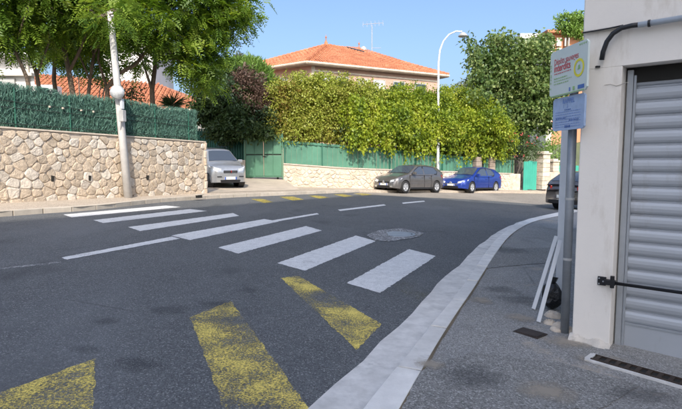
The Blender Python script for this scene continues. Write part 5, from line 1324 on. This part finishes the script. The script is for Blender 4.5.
mb = MB(); mb.poly([S(.0, 1.0-.06, .002), S(.05, .995, .002), S(.95, .995, .002), S(.95, .975, .002), S(.05, .975, .002)]); mb.build('green_border', 'ink_green', bo)
for k in range(9):
    v = random.uniform(.08, .9); MB().poly([S(.02, v, .002), S(.045, v+.02, .002), S(.05, v-.02, .002), S(.03, v-.03, .002)]).build('leaf_motif', 'ink_green', bo)
for k in range(4): MB().poly([S(.78+k*.05, .06, .002), S(.81+k*.05, .09, .002), S(.82+k*.05, .04, .002)]).build('leaf_motif', 'ink_green', bo)
S, bo, Wb, Hb, ax_, n__ = sign([(553.5, 98.5), (585, 93.5), (583.5, 127.5), (552.5, 132)], Yl-.02, Yr+.07, 'sign_blue', 'faded blue printed notice with small text')
text(S, bo, 'RAPPEL', .33, .20, .052, 'ink_dim', Wb, Hb, ax_, n__, .001); text(S, bo, '1', .34, .34, .045, 'ink_dim', Wb, Hb, ax_, n__); text(S, bo, '3', .46, .34, .045, 'ink_dim', Wb, Hb, ax_, n__)
dashes(S, bo, [(.10, .9, v, .018) for v in np.arange(.44, .96, .075)], 'ink_dim'); dashes(S, bo, [(.4, .6, .38, .03), (.42, .6, .86, .07), (.12, .45, .62, .03), (.55, .85, .7, .03)], 'ink_blue')
for z in (W(571, 75, pp.y).z, W(571, 112, pp.y).z): MB().tube([(pp.x, pp.y, z), (pp.x, pp.y, z+.03)], .043, 12).build('clamp', 'frame_metal', SPp); MB().box((pp.x-.045, pp.y-.02, z+.015), (.03, .09, .03), R(-35)).build('bracket', 'frame_metal', SPp)
# white downpipe behind
dp = W(560.8, 250, 5.25); dpt = thing('white_downpipe', 'narrow white downpipe on the street wall behind the sign pole', 'downpipe', (dp.x, dp.y, G(dp.x)+.08))
MB().box((dp.x, dp.y, 1.06+G(dp.x)), (.075, .06, 1.96), R(-26)).build('pipe', 'white_pvc', dpt, bevel=.006)
MB().box((dp.x+.09, dp.y+.02, 1.2), (.12, .03, .03), 0).build('bracket', 'frame_metal', dpt)
# upper drainpipe left of the top storey
q0, q1 = W(579, -12, 4.9), W(574, 36, 4.9); q2 = W(571, 45, 4.9)
# leaning boards
for b0, t0, lab in (((533.5, 309), (556.5, 236), 'longer white L-profile strip leaning on the pole, left of the pair'), ((538.5, 322), (560.5, 240), 'white L-profile strip leaning on the pole, right of the pair')):
    b3 = P(b0[0], b0[1], .085); t3 = W(t0[0], t0[1], b3.y+.16); ln = (t3-b3); L_ = ln.length; ln.normalize()
    sdv = ln.cross(Vector((.4, 1, 0)).normalized()).normalized(); nv = sdv.cross(ln)
    o = thing('leaning_strip', lab, 'board', b3, 0, 'white strips leaning by the sign pole')
    def bar(name, s0, s1, n0, n1): 
        f = lambda l_, s_, n_: b3+ln*l_+sdv*s_+nv*n_
        MB().hexa([f(0, s0, n0), f(0, s1, n0), f(0, s1, n1), f(0, s0, n1)], [f(L_, s0, n0), f(L_, s1, n0), f(L_, s1, n1), f(L_, s0, n1)]).build(name, 'white_pvc', o, bevel=.002)
    bar('flange', -.018, .018, 0, .006); bar('web', .012, .018, .0065, .045)
# bin bag and rubble
bb = W(551, 300, 5.0); bb.z = G(bb.x)+.08; bg_ = thing('bin_bag', 'small black plastic bag tucked behind the pole', 'bag', bb)
mb = MB(); nu, nv_ = 14, 9
for j in range(nv_):
    ph = math.pi*j/(nv_-1)
    for i in range(nu):
        th = 2*math.pi*i/nu; r = 1+.16*math.sin(3*th+j)+random.uniform(-.08, .08)
        mb.v.append((bb.x+.01+.10*r*math.sin(ph)*math.cos(th), bb.y+.10*r*math.sin(ph)*math.sin(th), bb.z+.13-.13*math.cos(ph)*(1 if math.cos(ph) > 0 else 1.15)))
for j in range(nv_-1):
    for i in range(nu): mb.f.append((j*nu+i, j*nu+(i+1) % nu, (j+1)*nu+(i+1) % nu, (j+1)*nu+i))
mb.build('bag_body', 'bin_bag', bg_); MB().tube([bb+Vector((.01, 0, .26)), bb+Vector((.02, .01, .33))], [.025, .05], 7).build('knot', 'bin_bag', bg_)
rb_ = thing('concrete_lump', 'rough broken concrete footing round the foot of the sign pole', 'concrete', P(556, 322, .08))
for x, y, r in ((553, 316, .10), (561, 327, .10), (549, 323, .07), (571, 331, .08), (556, 330, .07)):
    c = P(x, y, .08); mb = MB(); k = 9
    b0 = [(c.x+r*math.cos(2*math.pi*i/k)*random.uniform(.8, 1.15), c.y+r*math.sin(2*math.pi*i/k)*random.uniform(.8, 1.1), G(c.x)+.07) for i in range(k)]
    mb.hexa(b0, [(c.x+(p[0]-c.x)*.6, c.y+(p[1]-c.y)*.6, G(c.x)+.08+r*.45*random.uniform(.7, 1.1)) for p in b0]); mb.build('lump', 'mortar', rb_, bevel=.02)
# small inspection cover on the pavement
c = P(530, 333, .08); ic = thing('inspection_cover', 'small dark rectangular cover in the pavement near the pole', 'cover', c)
MB().box(c+Vector((0, 0, .004)), (.2, .14, .01), R(-50)).build('lid', 'cast_iron', ic); MB().box(c+Vector((0, 0, .001)), (.23, .17, .008), R(-50)).build('rim', 'cast_iron', ic)

# ------------------------------------------------------------------ unseen tall block added behind the camera, placed and sized to shade the crossing
tip = Vector((1.5, 23.4)); ld = -Vector((sd.x, sd.y)).normalized(); HBk = 34.0
Lsh = HBk/math.tan(R(SUN_EL)); K = tip-ld*Lsh
dl = Vector((math.sin(R(213)), math.cos(R(213)))); dr_ = Vector((math.sin(R(119)), math.cos(R(119))))
ap_ = thing('shade_block', 'tall plain unseen block behind the viewpoint, added to shade the crossing', 'building', (K.x, K.y, 0))
ring = [K, K+dr_*13, K+dr_*13+dl*16.5, K+dl*16.5]; ring = ring[::-1]
MB().hexa([(p.x, p.y, -1) for p in ring], [(p.x, p.y, HBk+G(tip.x)) for p in ring]).build('wall', 'block_plaster', ap_)  # plastered body of the added unseen shade block
for fl in range(8):
    for k in range(6):
        for d0, nn in ((dl, -1), (dr_, 1)):
            p = K+d0*(2+k*3.4); n2 = Vector((d0.y, -d0.x))*nn*-1; n2 = n2 if n2.dot(K+d0*11-(K+dl*11+dr_*11)) > 0 else -n2
            MB().box((p.x+n2.x*.02, p.y+n2.y*.02, 2.2+fl*3.2), (1.3, .08, 1.5), math.atan2(d0.y, d0.x)).build('window', 'window_glass', ap_)  # windows on the added unseen shade block
